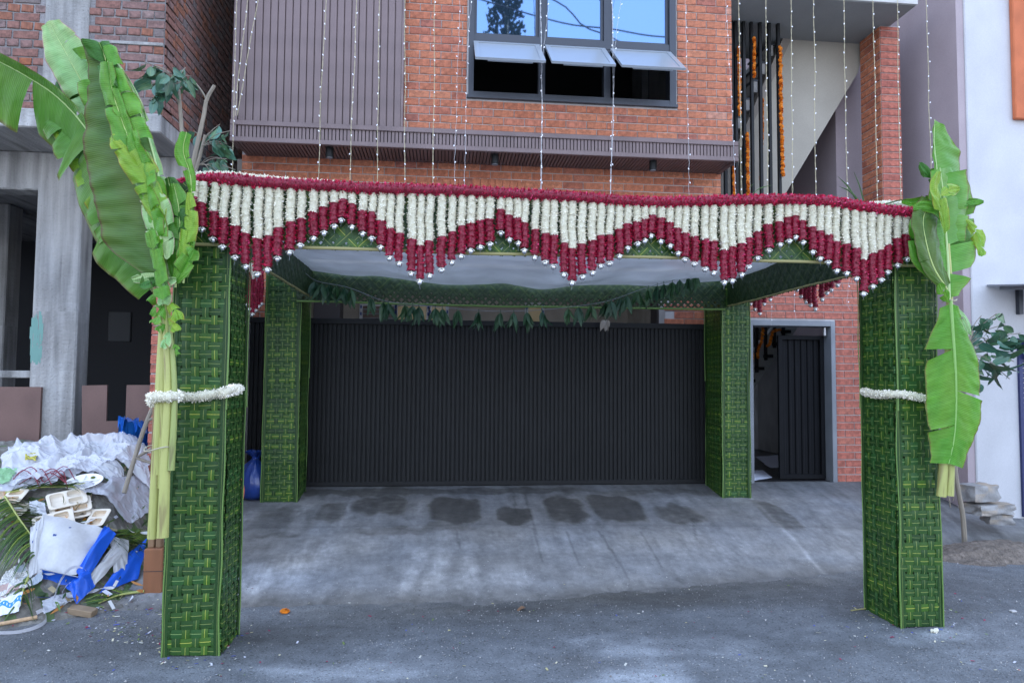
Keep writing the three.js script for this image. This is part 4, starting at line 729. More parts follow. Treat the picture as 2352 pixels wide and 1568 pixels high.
{
  const Z = -3.98, O = onZ(372, 900, Z), pt = (x, y, dz = 0) => onZ(x, y, Z + dz).sub(O), line = (a, d0 = 0, d1 = 0) => a.map(([x, y], i) => pt(x, y, lerp(d0, d1, i / (a.length - 1))));
  const t = thing('banana_plant', 'bundle of cut banana stems with torn leaves tied to the left front pillar', 'banana plant', [O.x, O.y, O.z]);
  const P1 = k => s => Math.pow(Math.sin(Math.PI * clamp(.06 + s * k)), .6);
  // far left leaf hanging from its arched midrib
  bananaLeaf(t, line([[370, 665], [330, 600], [275, 490], [243, 410], [205, 308], [135, 226], [62, 176], [-40, 122]], -.10, -.02), { w: .275, prof: s => lerp(.5, 1, smooth(0, .3, s)) * (1 - .1 * smooth(.75, 1, s)), fold: [-.18, .95], side: [1, .30], tears: [5, 2], curl: .5, mat: BM.leafy, slant: -.12, droop: .22, spread: .16, ribMat: midribPale });
  bananaLeaf(t, line([[352, 668], [300, 600], [262, 520], [225, 440], [180, 350], [120, 285]], -.16, -.12), { w: .10, fold: [-.1, .1], side: [1, .9], tears: [13, 8], mat: BM.yellow, slant: .3, droop: .35, spread: .5 });
  bananaLeaf(t, line([[360, 662], [318, 610], [276, 530], [244, 455], [212, 385], [170, 312], [120, 262]], -.13, -.10), { w: .155, prof: s => lerp(.5, 1, smooth(0, .3, s)) * (1 - .3 * smooth(.8, 1, s)), fold: [.0, .3], side: [1, .7], tears: [9, 4], curl: .6, mat: BM.leafy, slant: .12, droop: .12, spread: .28, rib: .006 });
  // broad olive leaf in the middle, its left blade towards the street
  bananaLeaf(t, line([[374, 668], [358, 560], [336, 450], [306, 340], [272, 235], [246, 150], [228, 98]], .03, .05), { w: .285, prof: s => lerp(.16, 1, smooth(0, .22, s)) * (1 - .68 * smooth(.50, 1, s)), fold: [.05, .9], side: [1, .0], tears: [0, 0], curl: .35, mat: BM.olive, slant: .12, ruffle: .03, spread: .0, rib: .012 });
  bananaLeaf(t, line([[374, 655], [360, 560], [340, 455], [312, 350], [280, 245], [252, 155], [238, 102]], .05, .08), { w: .115, prof: s => .5 + .5 * Math.sin(Math.PI * clamp(s)), fold: [.6, .7], side: [.45, 1], tears: [4, 8], curl: 1.6, mat: BM.bright, slant: .25, ruffle: .045, spread: .8, rib: 0, droop: .3 });
  // pale rear leaf whose rib shows at its right edge
  bananaLeaf(t, line([[392, 640], [380, 520], [362, 400], [335, 300], [302, 210], [262, 138]], -.03, -.02), { w: .11, fold: [.3, -.2], side: [1, .35], tears: [3, 2], mat: BM.pale, slant: .2, rib: .012, ribMat: midribPale });
  bananaLeaf(t, line([[352, 480], [318, 380], [284, 290], [258, 210], [246, 140]], .07, .10), { w: .075, prof: s => .7 + .3 * Math.sin(Math.PI * s), fold: [.7, 1.0], side: [1, .6], tears: [2, 3], curl: 1.7, mat: BM.fresh, ruffle: .03, spread: .4, rib: .006, slant: .1 });
  bananaLeaf(t, line([[366, 600], [352, 520], [336, 440], [322, 372], [300, 300]], .09, .11), { w: .07, prof: s => .7 + .3 * Math.sin(Math.PI * s), fold: [.5, 1.1], side: [.8, 1], tears: [3, 5], curl: 1.7, mat: BM.bright, ruffle: .035, spread: .7, rib: 0, slant: .15 });
  // ruffled folds at the top
  bananaLeaf(t, line([[270, 330], [245, 250], [222, 180], [205, 130], [196, 104]], -.02, .04), { w: .13, prof: s => .75 + .25 * Math.sin(Math.PI * s), fold: [.3, .2], side: [1, .8], tears: [4, 4], curl: 1.4, mat: BM.fresh, ruffle: .035, spread: .7, rib: 0 });
  bananaLeaf(t, line([[300, 380], [268, 280], [248, 190], [240, 130], [226, 96]], .0, .06), { w: .10, prof: s => .8, fold: [.9, .5], side: [1, .7], tears: [4, 5], curl: 1.6, mat: BM.dark, ruffle: .03, spread: .7, rib: .006 });
  // pale folded tip
  bananaLeaf(t, line([[262, 330], [225, 255], [188, 190], [150, 120], [122, 70], [112, 46]], -.08, -.06), { w: .125, prof: s => lerp(.7, 1, smooth(0, .5, s)) * (1 - .55 * smooth(.72, 1, s)), fold: [.1, .25], side: [.9, 1], tears: [1, 3], curl: .55, mat: BM.pale, slant: .05, ruffle: .03, spread: .35, rib: .006, ribMat: midribPale });
  bananaLeaf(t, line([[205, 240], [180, 215], [155, 190], [142, 168]], -.10, -.10), { w: .07, fold: [.4, .2], tears: [1, 1], mat: BM.dark, rib: 0, droop: .5 });
  // light curled lobes across the middle
  bananaLeaf(t, line([[372, 520], [345, 440], [318, 385], [290, 345], [258, 306]], .10, .12), { w: .085, fold: [.2, -.2], tears: [3, 3], curl: 1.3, mat: BM.yellow, ruffle: .03, spread: .6, rib: 0, slant: .2 });
  bananaLeaf(t, line([[384, 600], [365, 520], [352, 470], [332, 430], [318, 400]], .09, .10), { w: .09, fold: [.4, .3], tears: [4, 4], curl: 1.2, mat: BM.pale, ruffle: .03, spread: .6, rib: 0 });
  bananaLeaf(t, line([[374, 692], [364, 640], [352, 575], [340, 530]], .12, .13), { w: .055, prof: s => .9 - .3 * s, fold: [.2, .3], tears: [3, 2], curl: 1.1, mat: BM.fresh, ruffle: .015, rib: 0, spread: .25 });
  // filler leaves against the pillar and the bright curled one
  bananaLeaf(t, line([[392, 660], [392, 560], [396, 470], [384, 405]], -.02, -.04), { w: .09, fold: [.2, .2], tears: [3, 4], curl: .8, mat: BM.dark, rib: .006 });
  bananaLeaf(t, line([[402, 660], [412, 560], [410, 480], [398, 420]], .0, -.02), { w: .085, fold: [.3, .1], tears: [3, 3], curl: .9, mat: BM.fresh, rib: .006 });
  bananaLeaf(t, line([[420, 650], [434, 560], [440, 470], [436, 400], [420, 345], [428, 302]], .04, .06), { w: .06, prof: s => .75 + .4 * Math.sin(Math.PI * s) * Math.sin(9 * s), fold: [.5, .5], side: [1, .55], tears: [3, 3], curl: 1.2, mat: BM.bright, ruffle: .03, rib: .006, slant: .2 });
  bananaLeaf(t, line([[416, 600], [432, 520], [430, 440]], .08, .06), { w: .05, fold: [.3, .6], tears: [2, 2], curl: 1.2, mat: BM.yellow, rib: 0 });
  bananaLeaf(t, line([[398, 655], [425, 610], [445, 570]], .06, .10), { w: .06, fold: [.2, .4], tears: [2, 1], curl: .7, mat: BM.fresh, rib: 0 });
  // shreds about the tie
  for (const [x, y, x2, y2, w, m] of [[372, 640, 318, 655, .035, 'dark'], [372, 665, 335, 690, .035, 'fresh'], [374, 690, 342, 722, .03, 'fresh'], [378, 700, 350, 742, .04, 'bright'], [384, 690, 412, 735, .04, 'yellow'], [384, 730, 408, 760, .035, 'yellow'], [372, 655, 405, 640, .03, 'pale'], [378, 640, 372, 700, .045, 'pale'], [388, 760, 372, 800, .03, 'pale'], [395, 790, 410, 815, .022, 'bright'], [366, 630, 300, 640, .03, 'pale'], [380, 745, 360, 760, .03, 'fresh']])
    bananaLeaf(t, line([[x, y], [(x + x2) / 2 + 2, (y + y2) / 2 - 4], [x2, y2]], .06, .09), { w, fold: [.3, .3], tears: [1, 1], curl: 1.2, mat: BM[m], rib: 0, droop: .4, spread: .7 });
  for (const [a, r] of [[[[350, 1236], [358, 1060], [366, 900], [371, 760], [372, 660]], .027], [[[373, 1234], [379, 1070], [385, 900], [381, 760], [376, 660]], .029], [[[372, 1120], [374, 980], [372, 880], [376, 770], [380, 670]], .023], [[[392, 1080], [400, 930], [398, 850], [389, 750], [378, 640]], .018], [[[362, 1090], [361, 960], [364, 860], [370, 740], [374, 650]], .020]].map(([l, r], i) => [line(l, .03 + (i % 2) * .03, .02), r]))
    mesh('stem', tube(a, r, 40, 12, s => 1.05 - .5 * s), pick([stalkM, stalkG]), t);
  const kn = []; for (let i = 0; i <= 16; i++) { const a = i / 16 * 6.283; kn.push(pt(370, 1028).add(V(Math.cos(a) * .075, .012 * Math.sin(a * 2), .03 + Math.sin(a) * .06))); }
  mesh('twine', tube(kn, .0035, 40, 5), std({ color: L(.4, .36, .26) }), t);
}
{
  const Z = -4.13, O = onZ(2180, 700, Z), pt = (x, y, dz = 0) => onZ(x, y, Z + dz).sub(O), line = (a, d0 = 0, d1 = 0) => a.map(([x, y], i) => pt(x, y, lerp(d0, d1, i / (a.length - 1))));
  const t = thing('banana_plant', 'cut banana plant tied to the right front pillar, one big leaf hanging down', 'banana plant', [O.x, O.y, O.z]);
  // hanging leaf
  bananaLeaf(t, line([[2184, 690], [2190, 770], [2196, 860], [2197, 940], [2192, 1010], [2180, 1066]], .05, .02), { w: .205, prof: s => lerp(.30, 1, smooth(0, .38, s)) * (1 - .45 * smooth(.58, 1, s)), fold: [.08, -.12], side: [.86, 1], tears: [1, 2], curl: .35, mat: BM.bright, slant: .18, ruffle: .014, spread: .12, rib: .011, ribMat: std({ color: L(.22, .40, .10), roughness: .45 }) });
  // upright leaves
  bananaLeaf(t, line([[2180, 690], [2178, 610], [2173, 530], [2168, 450], [2160, 385]], .0, -.02), { w: .26, prof: s => lerp(.25, 1, smooth(0, .3, s)) * (1 - .35 * smooth(.75, 1, s)), fold: [.25, -.1], side: [.45, 1], tears: [2, 3], curl: .35, mat: BM.bright, slant: .15, ruffle: .015, spread: .25, rib: .012, ribMat: midribPale });
  bananaLeaf(t, line([[2172, 560], [2164, 470], [2152, 390], [2146, 320], [2148, 274]], -.04, -.03), { w: .25, prof: s => lerp(.6, 1, smooth(0, .4, s)) * (1 - .6 * smooth(.8, 1, s)), fold: [.5, -.05], side: [.12, 1], tears: [1, 2], curl: .25, mat: BM.bright, slant: -.06, ruffle: .02, spread: .2, ribMat: midribPale });
  bananaLeaf(t, line([[2176, 600], [2180, 510], [2178, 440], [2170, 385]], -.10, -.10), { w: .24, prof: s => .95 - .3 * s * s, fold: [.2, 0], side: [.6, 1], tears: [2, 3], curl: .3, mat: BM.fresh, slant: .1, spread: .25 });
  // olive leaf folded over the left
  bananaLeaf(t, line([[2176, 664], [2146, 615], [2128, 555], [2122, 500], [2140, 462]], .07, .06), { w: .115, prof: s => lerp(.5, 1, smooth(0, .4, s)), fold: [.2, .1], side: [.75, 1], tears: [1, 0], curl: .5, mat: BM.olive, slant: .1, spread: .2, rib: .006 });
  bananaLeaf(t, line([[2160, 650], [2115, 600], [2104, 540], [2110, 480]], .03, .04), { w: .05, fold: [.1, .1], tears: [1, 1], mat: BM.fresh, curl: .4, rib: 0, spread: .2 });
  bananaLeaf(t, line([[2178, 520], [2150, 480], [2118, 472], [2098, 478]], .08, .08), { w: .045, fold: [.3, .3], tears: [0, 1], mat: BM.bright, curl: .8, rib: 0, spread: .3 });
  bananaLeaf(t, line([[2172, 540], [2160, 470], [2150, 430], [2160, 392]], .10, .12), { w: .05, fold: [.5, .4], tears: [1, 1], mat: BM.yellow, curl: 1.1, rib: 0, spread: .4 });
  bananaLeaf(t, line([[2160, 450], [2180, 437], [2206, 432]], .09, .08), { w: .045, fold: [.1, .3], tears: [1, 1], mat: BM.yellow, curl: .6, rib: 0, spread: .2 });
  bananaLeaf(t, line([[2200, 500], [2230, 515], [2252, 548], [2256, 590]], -.06, -.02), { w: .05, fold: [.2, .1], tears: [2, 1], mat: BM.yellow, curl: .6, rib: 0, spread: .3 });
  bananaLeaf(t, line([[2195, 480], [2225, 466], [2262, 462]], -.06, -.05), { w: .03, fold: [.1, .1], tears: [1, 1], mat: BM.fresh, curl: .6, rib: 0, spread: .2 });
  bananaLeaf(t, line([[2180, 470], [2150, 460], [2100, 466], [2070, 462]], -.09, -.09), { w: .035, fold: [.1, .1], tears: [1, 1], mat: BM.bright, curl: .5, rib: 0 });
  bananaLeaf(t, line([[2150, 430], [2130, 395], [2112, 372]], -.05, -.05), { w: .035, fold: [.1, .4], tears: [1, 1], mat: BM.dark, curl: .9, rib: 0 });
  bananaLeaf(t, line([[2186, 700], [2214, 728], [2232, 770]], -.02, .0), { w: .04, fold: [.1, .4], tears: [0, 1], mat: BM.pale, curl: .9, rib: 0 });
  bananaLeaf(t, line([[2182, 696], [2165, 668], [2158, 650]], .08, .10), { w: .035, fold: [.1, .2], tears: [1, 1], mat: BM.bright, curl: .9, rib: 0 });
  for (const [l, r] of [[[[2163, 1140], [2170, 1040], [2176, 900], [2180, 780], [2182, 660], [2176, 560]], .028], [[[2181, 1138], [2185, 1040], [2188, 900], [2186, 760], [2182, 660]], .026]]) mesh('stem', tube(line(l, -.03, -.02), r, 40, 12, s => 1.05 - .45 * s), stalkM, t);
  const kn = []; for (let i = 0; i <= 16; i++) { const a = i / 16 * 6.283; kn.push(pt(2182, 690).add(V(Math.cos(a) * .04, .006 * Math.sin(a * 3), Math.sin(a) * .04))); }
  mesh('twine', tube(kn, .004, 40, 5), std({ color: L(.4, .36, .26) }), t);
}
// ---------------------------------------------------------------- young trees, mango-leaf string
function leafShape(l, w, fold = .25, bend = .2, n = 6) {   // pointed leaf along +y, folded on its rib
  const P = [], I = [], T = []; for (let i = 0; i <= n; i++) { const t = i / n, h = w / 2 * Math.pow(Math.sin(Math.PI * Math.pow(t, .8)), .9) + (i && i < n ? .001 : 0), y = l * t, z = -bend * l * t * t, wav = .06 * w * Math.sin(t * 14); P.push(-h, y, z + h * fold + wav, 0, y, z, h, y, z + h * fold - wav); T.push(0, t, .5, t, 1, t); }
  for (let i = 0; i < n; i++) for (const k of [0, 1]) { const a = i * 3 + k; I.push(a, a + 1, a + 4, a, a + 4, a + 3); }
  const g = new THREE.BufferGeometry(); g.setAttribute('position', new THREE.Float32BufferAttribute(P, 3)); g.setAttribute('uv', new THREE.Float32BufferAttribute(T, 2)); g.setIndex(I); g.computeVertexNormals(); return g;
}
const treeLeafTex = tex(64, 128, (u, v, x, y) => { const d = Math.abs(u - .5), vein = .5 + .5 * Math.sin((v * 2 - d * 3) * 30), rib = 1 - smooth(.02, .05, d), k = 1 + .12 * (vein - .5) + .3 * fbm(u * 3, v * 3, 2, 3); return S3(lerp(.055 * k, .16, rib * .6), lerp(.135 * k, .24, rib * .6), lerp(.075 * k, .10, rib * .6)); });
const treeLeafM = [[1, 1, 1], [.8, .9, .95], [1.25, 1.15, .9], [1.0, 1.2, 1.5]].map(c => phy({ map: treeLeafTex, color: L(...c), roughness: .38, transmission: .12, thickness: 0 }));
const barkM = std({ map: tex(64, 256, (u, v, x, y) => { const k = 1 + .5 * fbm(u * 6, v * 10, 2, 4); return S3(.26 * k, .22 * k, .17 * k); }), bumpMap: roughBump, bumpScale: .006, roughness: .9 });
const placeLeaf = (parent, g, m, p, dir, roll, s) => { const l = mesh('leaf', g, m, parent); l.position.copy(p); l.quaternion.setFromUnitVectors(V(0, 1, 0), dir.clone().normalize()).multiply(new THREE.Quaternion().setFromAxisAngle(V(0, 1, 0), roll)); l.scale.setScalar(s); return l; };
const treeLeaves = [leafShape(.13, .052, .3, .25), leafShape(.13, .058, .15, .45), leafShape(.13, .046, .45, .1)];
{
  const Z = -5.6, O = onZ(440, 700, Z), q = (x, y, dz = 0) => onZ(x, y, Z + dz).sub(O);
  const t = thing('young_tree', 'young tree with lopped branches and drooping leaves behind the left banana leaves', 'tree', [O.x, O.y, O.z]);
  mesh('trunk', tube([q(432, 700), q(428, 520), q(425, 400), q(417, 300), q(410, 205)], .026, 30, 9, s => 1.1 - .6 * s), barkM, t);
  mesh('branch', tube([q(428, 520), q(440, 400), q(455, 320), q(468, 262), q(474, 228), q(492, 196)], .022, 24, 8, s => 1.2 - .55 * s), barkM, t);
  mesh('branch', tube([q(474, 228), q(462, 208), q(450, 192)], .009, 10, 6, s => 1 - .3 * s), barkM, t);
  mesh('branch', tube([q(437, 430), q(452, 380), q(462, 345), q(470, 310)], .018, 16, 7, s => 1 - .4 * s), barkM, t);
  mesh('branch', tube([q(414, 250), q(404, 215), q(402, 200)], .010, 10, 6), barkM, t);
  const twig = [];
  const clump = (cx, cy, list) => list.forEach(([ax, ay, n]) => { const a = q(cx, cy, rr(-.1, .1)), b = q(ax, ay, rr(-.2, .25)); twig.push(tube([a, a.clone().lerp(b, .5).add(V(0, .03, 0)), b], .0035, 8, 5)); for (let i = 0; i < n; i++) { const p = a.clone().lerp(b, .35 + .65 * (i + .5) / n); placeLeaf(t, pick(treeLeaves), pick(treeLeafM), p, V(rr(-.5, .5) + Math.sign(b.x - a.x) * .25, rr(-1.3, -.6), rr(-.1, .7)), rr(-.6, .6), rr(.85, 1.35)); } });
  clump(410, 190, [[330, 142, 5], [355, 150, 5], [318, 180, 5], [345, 195, 5], [375, 165, 5], [395, 155, 5], [425, 155, 4], [440, 175, 5], [430, 195, 4], [360, 225, 4], [345, 230, 3], [380, 200, 4]]);
  clump(462, 335, [[505, 285, 5], [530, 300, 4], [520, 330, 5], [488, 300, 4], [445, 300, 3], [535, 340, 3]]);
  clump(455, 380, [[500, 360, 4], [520, 365, 5], [480, 390, 4], [540, 390, 4], [500, 395, 4], [450, 330, 2]]);
  stuff('twigs', join(twig), barkM, t);
  const dry = mesh('dry_leaf', leafShape(.12, .05, .7, .6), std({ color: L(.22, .15, .08) }), t); dry.position.copy(q(372, 225)); dry.rotation.z = 2.9;
}
{
  const b = onG(2216, 1258, ground), Z = b.z, q = (x, y, dz = 0) => onZ(x, y, Z + dz).sub(b);
  const t = thing('young_tree', 'thin sapling in a soil mound behind the right banana leaf', 'tree', [b.x, b.y, b.z]);
  mesh('trunk', tube([q(2217, 1275), q(2216, 1230), q(2212, 1180), q(2203, 1130), q(2196, 1080), q(2198, 950), q(2215, 820), q(2235, 760)], .022, 40, 8, s => 1.1 - .55 * s), barkM, t);
  const twig = [], spray = list => list.forEach(([x0, y0, ax, ay, n, s]) => { const a = q(x0, y0, rr(-.1, .1)), e = q(ax, ay, rr(-.1, .35)); twig.push(tube([a, a.clone().lerp(e, .5).add(V(0, .04, 0)), e], .004, 8, 5)); for (let i = 0; i < n; i++) { const p = a.clone().lerp(e, .3 + .7 * (i + .5) / n); placeLeaf(t, pick(treeLeaves), pick(treeLeafM), p, V(rr(-.7, 1), rr(-.9, .25), rr(-.1, .8)), rr(-.9, .9), (s || 1) * rr(1.05, 1.6)); } });
  spray([[2225, 790, 2290, 720, 6], [2225, 790, 2310, 745, 6], [2230, 800, 2345, 765, 7], [2230, 800, 2350, 800, 7, 1.2], [2230, 800, 2330, 830, 6, 1.3], [2225, 810, 2300, 850, 6, 1.2], [2225, 810, 2320, 870, 5, 1.1], [2225, 810, 2265, 850, 5], [2225, 780, 2255, 725, 4], [2230, 790, 2275, 780, 5], [2225, 810, 2250, 890, 3], [2198, 950, 1990, 852, 4, .9]]);
  stuff('twigs', join(twig), barkM, t);
  stuff('hanging_roots', join([tube([q(2186, 1085), q(2180, 1130), q(2184, 1165)], .006, 8, 5), tube([q(2192, 1085), q(2194, 1120), q(2190, 1150)], .005, 8, 5)]), barkM, t);
}
{
  const pathPx = [[690, 615], [720, 642], [800, 660], [880, 690], [960, 700], [1040, 708], [1120, 714], [1200, 714], [1300, 706], [1400, 690], [1480, 662], [1560, 640], [1615, 625]], Z = -6.55;
  const O = onZ(1150, 700, Z), pts = pathPx.map(([x, y]) => onZ(x, y, Z).sub(O));
  const t = thing('leaf_toran', 'string of hanging green mango leaves strung between the rear pillars', 'leaf garland', [O.x, O.y, O.z]);
  mesh('string', tube(pts, .0028, 60, 5), M.grey, t);
  const c = new THREE.CatmullRomCurve3(pts), mango = [leafShape(.185, .044, .3, .15), leafShape(.17, .040, .5, .3), leafShape(.155, .046, .2, .05)];
  const mm = [[.55, .62, .5], [.45, .55, .5], [.7, .75, .5]].map(k => phy({ map: treeLeafTex, color: L(...k), roughness: .4 }));
  for (const px of [722, 738, 755, 772, 790, 805, 852, 880, 892, 930, 948, 962, 1000, 1016, 1052, 1100, 1150, 1180, 1210, 1245, 1305, 1330, 1358, 1393, 1405, 1425, 1440, 1466, 1490, 1510, 1525, 1545, 1562, 1580, 1598]) {
    const tgt = onZ(px, 690, Z).x - O.x; let lo = 0, hi = 1; for (let i = 0; i < 30; i++) { const m = (lo + hi) / 2; if (c.getPoint(m).x < tgt) lo = m; else hi = m; } const p = c.getPoint(lo);
    const g = []; for (let i = 0; i < 8; i++) { const q = pick(mango).clone(); q.applyMatrix4(M4(0, 0, 0, 0, rr(-1.2, 1.2), 0)); q.applyMatrix4(M4(0, -.012, 0, rr(-.35, .35), rr(-.5, .5), Math.PI + rr(-.45, .45), rr(.8, 1.15))); g.push(q); }
    g.push(tube([V(0, .015, 0), V(0, -.02, 0)], .004, 2, 5)); const b = mesh('leaf_bunch', join(g), pick(mm), t); b.position.copy(p);
  }
}
// ---------------------------------------------------------------- strings of small lights hanging down the facade
const wireM = std({ color: L(.50, .44, .28), roughness: .6 }), wireW = std({ color: L(.55, .55, .56), roughness: .6 }), bulbM = std({ color: L(.92, .92, .95), roughness: .25 });
const bulbG = new THREE.CapsuleGeometry(.0056, .008, 4, 8);
function lightString(label, px, Z, o = {}) {
  const pts = px.map(([x, y]) => onZ(x, y, Z)), top = pts[0].clone(); if (o.up !== 0) { const d = pts[0].clone().sub(pts[1]); pts.unshift(pts[0].clone().addScaledVector(d.normalize(), .9)); }
  if (o.down !== 0) { const e = pts[pts.length - 1].clone(); e.y = Math.max(2.85, e.y - .6); pts.push(e); }
  const O = pts[0].clone(), t = thing('light_string', label, 'string lights', [O.x, O.y, O.z], 0, 'strings of small white lights hanging down the facade');
  const c = new THREE.CatmullRomCurve3(pts.map(p => p.clone().sub(O))), len = c.getLength(), n = Math.round(len / .05), g = [];
  const strands = o.single ? 1 : 2;
  for (let k = 0; k < strands; k++) { const a = []; for (let i = 0; i <= n; i++) { const p = c.getPointAt(i / n), ph = i * 1.9 + k * Math.PI; a.push(p.add(V(Math.cos(ph) * .0035 + .004 * n3(i * .21, px[0][0], k) + .012 * n3(i * .07, px[0][0], 3), 0, Math.sin(ph) * .0035))); } g.push(new THREE.TubeGeometry(new THREE.CatmullRomCurve3(a), n * 2, o.single ? .0015 : .0019, 4)); }
  mesh('wire', join(g), o.white ? wireW : wireM, t);
  const off = rr(0, .15);
  for (let s = off; s < len; s += .158 * rr(.88, 1.12)) { const p = c.getPointAt(s / len).add(V(.012 * n3(s / .05 * .07, px[0][0], 3), 0, 0)), b = mesh('bulb', bulbG, bulbM, t); b.position.copy(p).add(V(rr(-.012, .012), rr(-.01, .01), .010)); b.rotation.z = rr(-.8, .8); }
  return t;
}
[['outermost light string on the left edge of the brown cladding, slanting least', [[543, 0], [539, 130], [536, 265], [534, 350], [533, 440]], {}],
 ['middle of three light strings meeting at the lower left of the brown cladding', [[567, 0], [552, 140], [540, 266]], { down: 0 }],
 ['most slanted of three light strings meeting at the lower left of the cladding', [[592, 0], [566, 140], [544, 266]], { down: 0 }],
 ['leftmost straight light string on the brown cladding', [[749, 0], [741, 140], [735, 270], [731, 415]], {}],
 ['light string on the brown cladding, second straight one from the left', [[820, 0], [814, 140], [807, 270], [803, 420]], {}],
 ['light string on the brown cladding nearest to its right edge', [[871, 0], [868, 220], [866, 420]], {}],
 ['light string along the joint between brown cladding and brick', [[931, 0], [929, 220], [930, 425]], {}],
 ['light string on the bare brick between cladding and window', [[999, 0], [996, 220], [994, 428]], {}],
 ['thin white light string just left of the window, ending in a loose curl', [[1057, 0], [1051, 160], [1047, 320], [1045, 380], [1044, 430]], { white: 1, single: 1 }],
 ['thin white light string along the left window jamb', [[1083, 0], [1074, 120], [1070, 260], [1066, 430]], { white: 1, single: 1 }],
 ['dense light string over the left mullion of the window', [[1241, 0], [1244, 160], [1245, 300], [1243, 445]], { white: 1 }],
 ['loose light string beside the left mullion, joining the dense one below', [[1262, 0], [1248, 120], [1245, 240], [1242, 442]], { white: 1, single: 1 }],
 ['dense light string over the right mullion of the window', [[1405, 0], [1409, 160], [1408, 300], [1402, 452]], { white: 1 }],
 ['loose light string slanting to the right mullion of the window', [[1428, 0], [1414, 100], [1408, 230], [1403, 450]], { white: 1, single: 1 }],
 ['thin light string on the brick right of the window', [[1575, 0], [1578, 160], [1581, 300], [1583, 460]], { white: 1, single: 1 }],
 ['thin light string at the right edge of the upper brick wall', [[1668, 0], [1674, 120], [1682, 260], [1690, 455]], { white: 1, single: 1 }],
 ['light string over the left black louvres of the stair', [[1697, 0], [1700, 160], [1702, 300], [1703, 450]], {}],
 ['light string over the middle black louvres of the stair', [[1759, 0], [1761, 160], [1763, 300], [1764, 448]], {}],
 ['light string just right of the last black louvre', [[1817, 0], [1819, 160], [1820, 300], [1821, 446]], {}],
 ['light string across the middle of the beige stair flank', [[1870, 0], [1872, 160], [1872, 300], [1875, 452]], {}],
 ['light string at the right part of the beige stair flank', [[1939, 0], [1941, 160], [1944, 300], [1947, 455]], {}],
 ['light string on the flank of the brick column', [[2006, 0], [2009, 160], [2013, 300], [2016, 465]], {}],
 ['light string along the right edge of the brick column', [[2062, 0], [2064, 160], [2066, 300], [2071, 465]], {}],
 ['rightmost light string, on the mauve wall above the banana plant', [[2128, 0], [2132, 120], [2134, 240], [2138, 335]], {}]].forEach(([l, p, o], i) => lightString(l, p, i > 15 ? -6.9 : -6.86, o));
for (const [l, p] of [['short loose light string end over the side door, left of the longest strand', [[1772, 680], [1773, 715], [1771, 748]]], ['loose light string end over the middle of the side door', [[1826, 660], [1824, 700], [1828, 738]]], ['loose light string end on the brick right of the side door', [[1951, 640], [1949, 665], [1946, 695], [1952, 712]]]]) lightString(l, p, -7.3, { up: 0, down: 0, white: 1, single: 1 });

// ---------------------------------------------------------------- marigold garlands on the stair
const marigoldG = (() => { const P = [], I = [], C = []; for (let i = 0; i < 46; i++) { const z = 1 - 2 * (i + .5) / 46, a = i * 2.4, r = Math.sqrt(1 - z * z), d = V(r * Math.cos(a), z * .8, r * Math.sin(a)), t = V(-d.z, .2, d.x).normalize(), u = d.clone().cross(t), k = rr(.7, 1.1), b = P.length / 3; for (const [x, y] of [[-1, -1], [1, -1], [1, 1], [-1, 1]]) { const p = d.clone().multiplyScalar(.018 + .004 * y).addScaledVector(t, x * .006).addScaledVector(u, y * .005); P.push(p.x, p.y, p.z); C.push(.80 * k, .23 * k, .006); } I.push(b, b + 1, b + 2, b, b + 2, b + 3); } const g = new THREE.BufferGeometry(); g.setAttribute('position', new THREE.Float32BufferAttribute(P, 3)); g.setAttribute('color', new THREE.Float32BufferAttribute(C, 3)); g.setIndex(I); g.computeVertexNormals(); g.setAttribute('uv', new THREE.BufferAttribute(new Float32Array(P.length / 3 * 2), 2)); return g; })();
function marigolds(label, px, Z, s = 1) {
  const pts = px.map(([x, y]) => onZ(x, y, Z)), O = pts[0].clone(), [l, f] = along(pts.map(p => p.clone().sub(O))), t = thing('marigold_garland', label, 'marigold garland', [O.x, O.y, O.z], 0, 'orange marigold garlands on the stair');
  const n = Math.round(l / (.026 * s)); for (let i = 0; i <= n; i++) { const m = mesh('marigold', marigoldG, petalM, t); m.position.copy(f(l * i / n)).add(V(rr(-.006, .006), 0, rr(-.004, .004))); m.rotation.set(rnd() * 6, rnd() * 6, 0); m.scale.setScalar(s * rr(.85, 1.1)); }
}
marigolds('marigold garland on the leftmost louvre, beside the upper brick wall', [[1697, 109], [1699, 190], [1699, 264]], -7.5, .9);
marigolds('short marigold garland high up between the left louvres', [[1733, 88], [1733, 130], [1733, 176]], -7.5, .9);
marigolds('long marigold garland along the rightmost louvre of the stair', [[1793, 107], [1795, 250], [1799, 402]], -7.5, 1);
marigolds('marigold garland low between the left louvres, above the canopy', [[1717, 306], [1718, 380], [1719, 452]], -7.5, .9);
marigolds('thin marigold garland between the middle louvres', [[1753, 227], [1752, 320], [1747, 412]], -7.75, .6);
marigolds('marigold garland just under the right end of the brown fascia', [[1685, 384], [1686, 420], [1687, 452]], -7.5, .8);
marigolds('marigold strand hanging straight at the left jamb of the side door', [[1724, 752], [1725, 790], [1730, 822]], -8.35, .95);
marigolds('marigold strand curling about a baluster inside the side door', [[1752, 752], [1751, 780], [1743, 800], [1741, 820]], -8.35, .9);
marigolds('short marigold strand lowest on the inner stair', [[1726, 826], [1728, 838], [1725, 850]], -8.35, .9);
marigolds('marigold strand lying across the upper treads inside the side door', [[1792, 757], [1776, 762], [1768, 790], [1762, 794]], -8.35, .9);

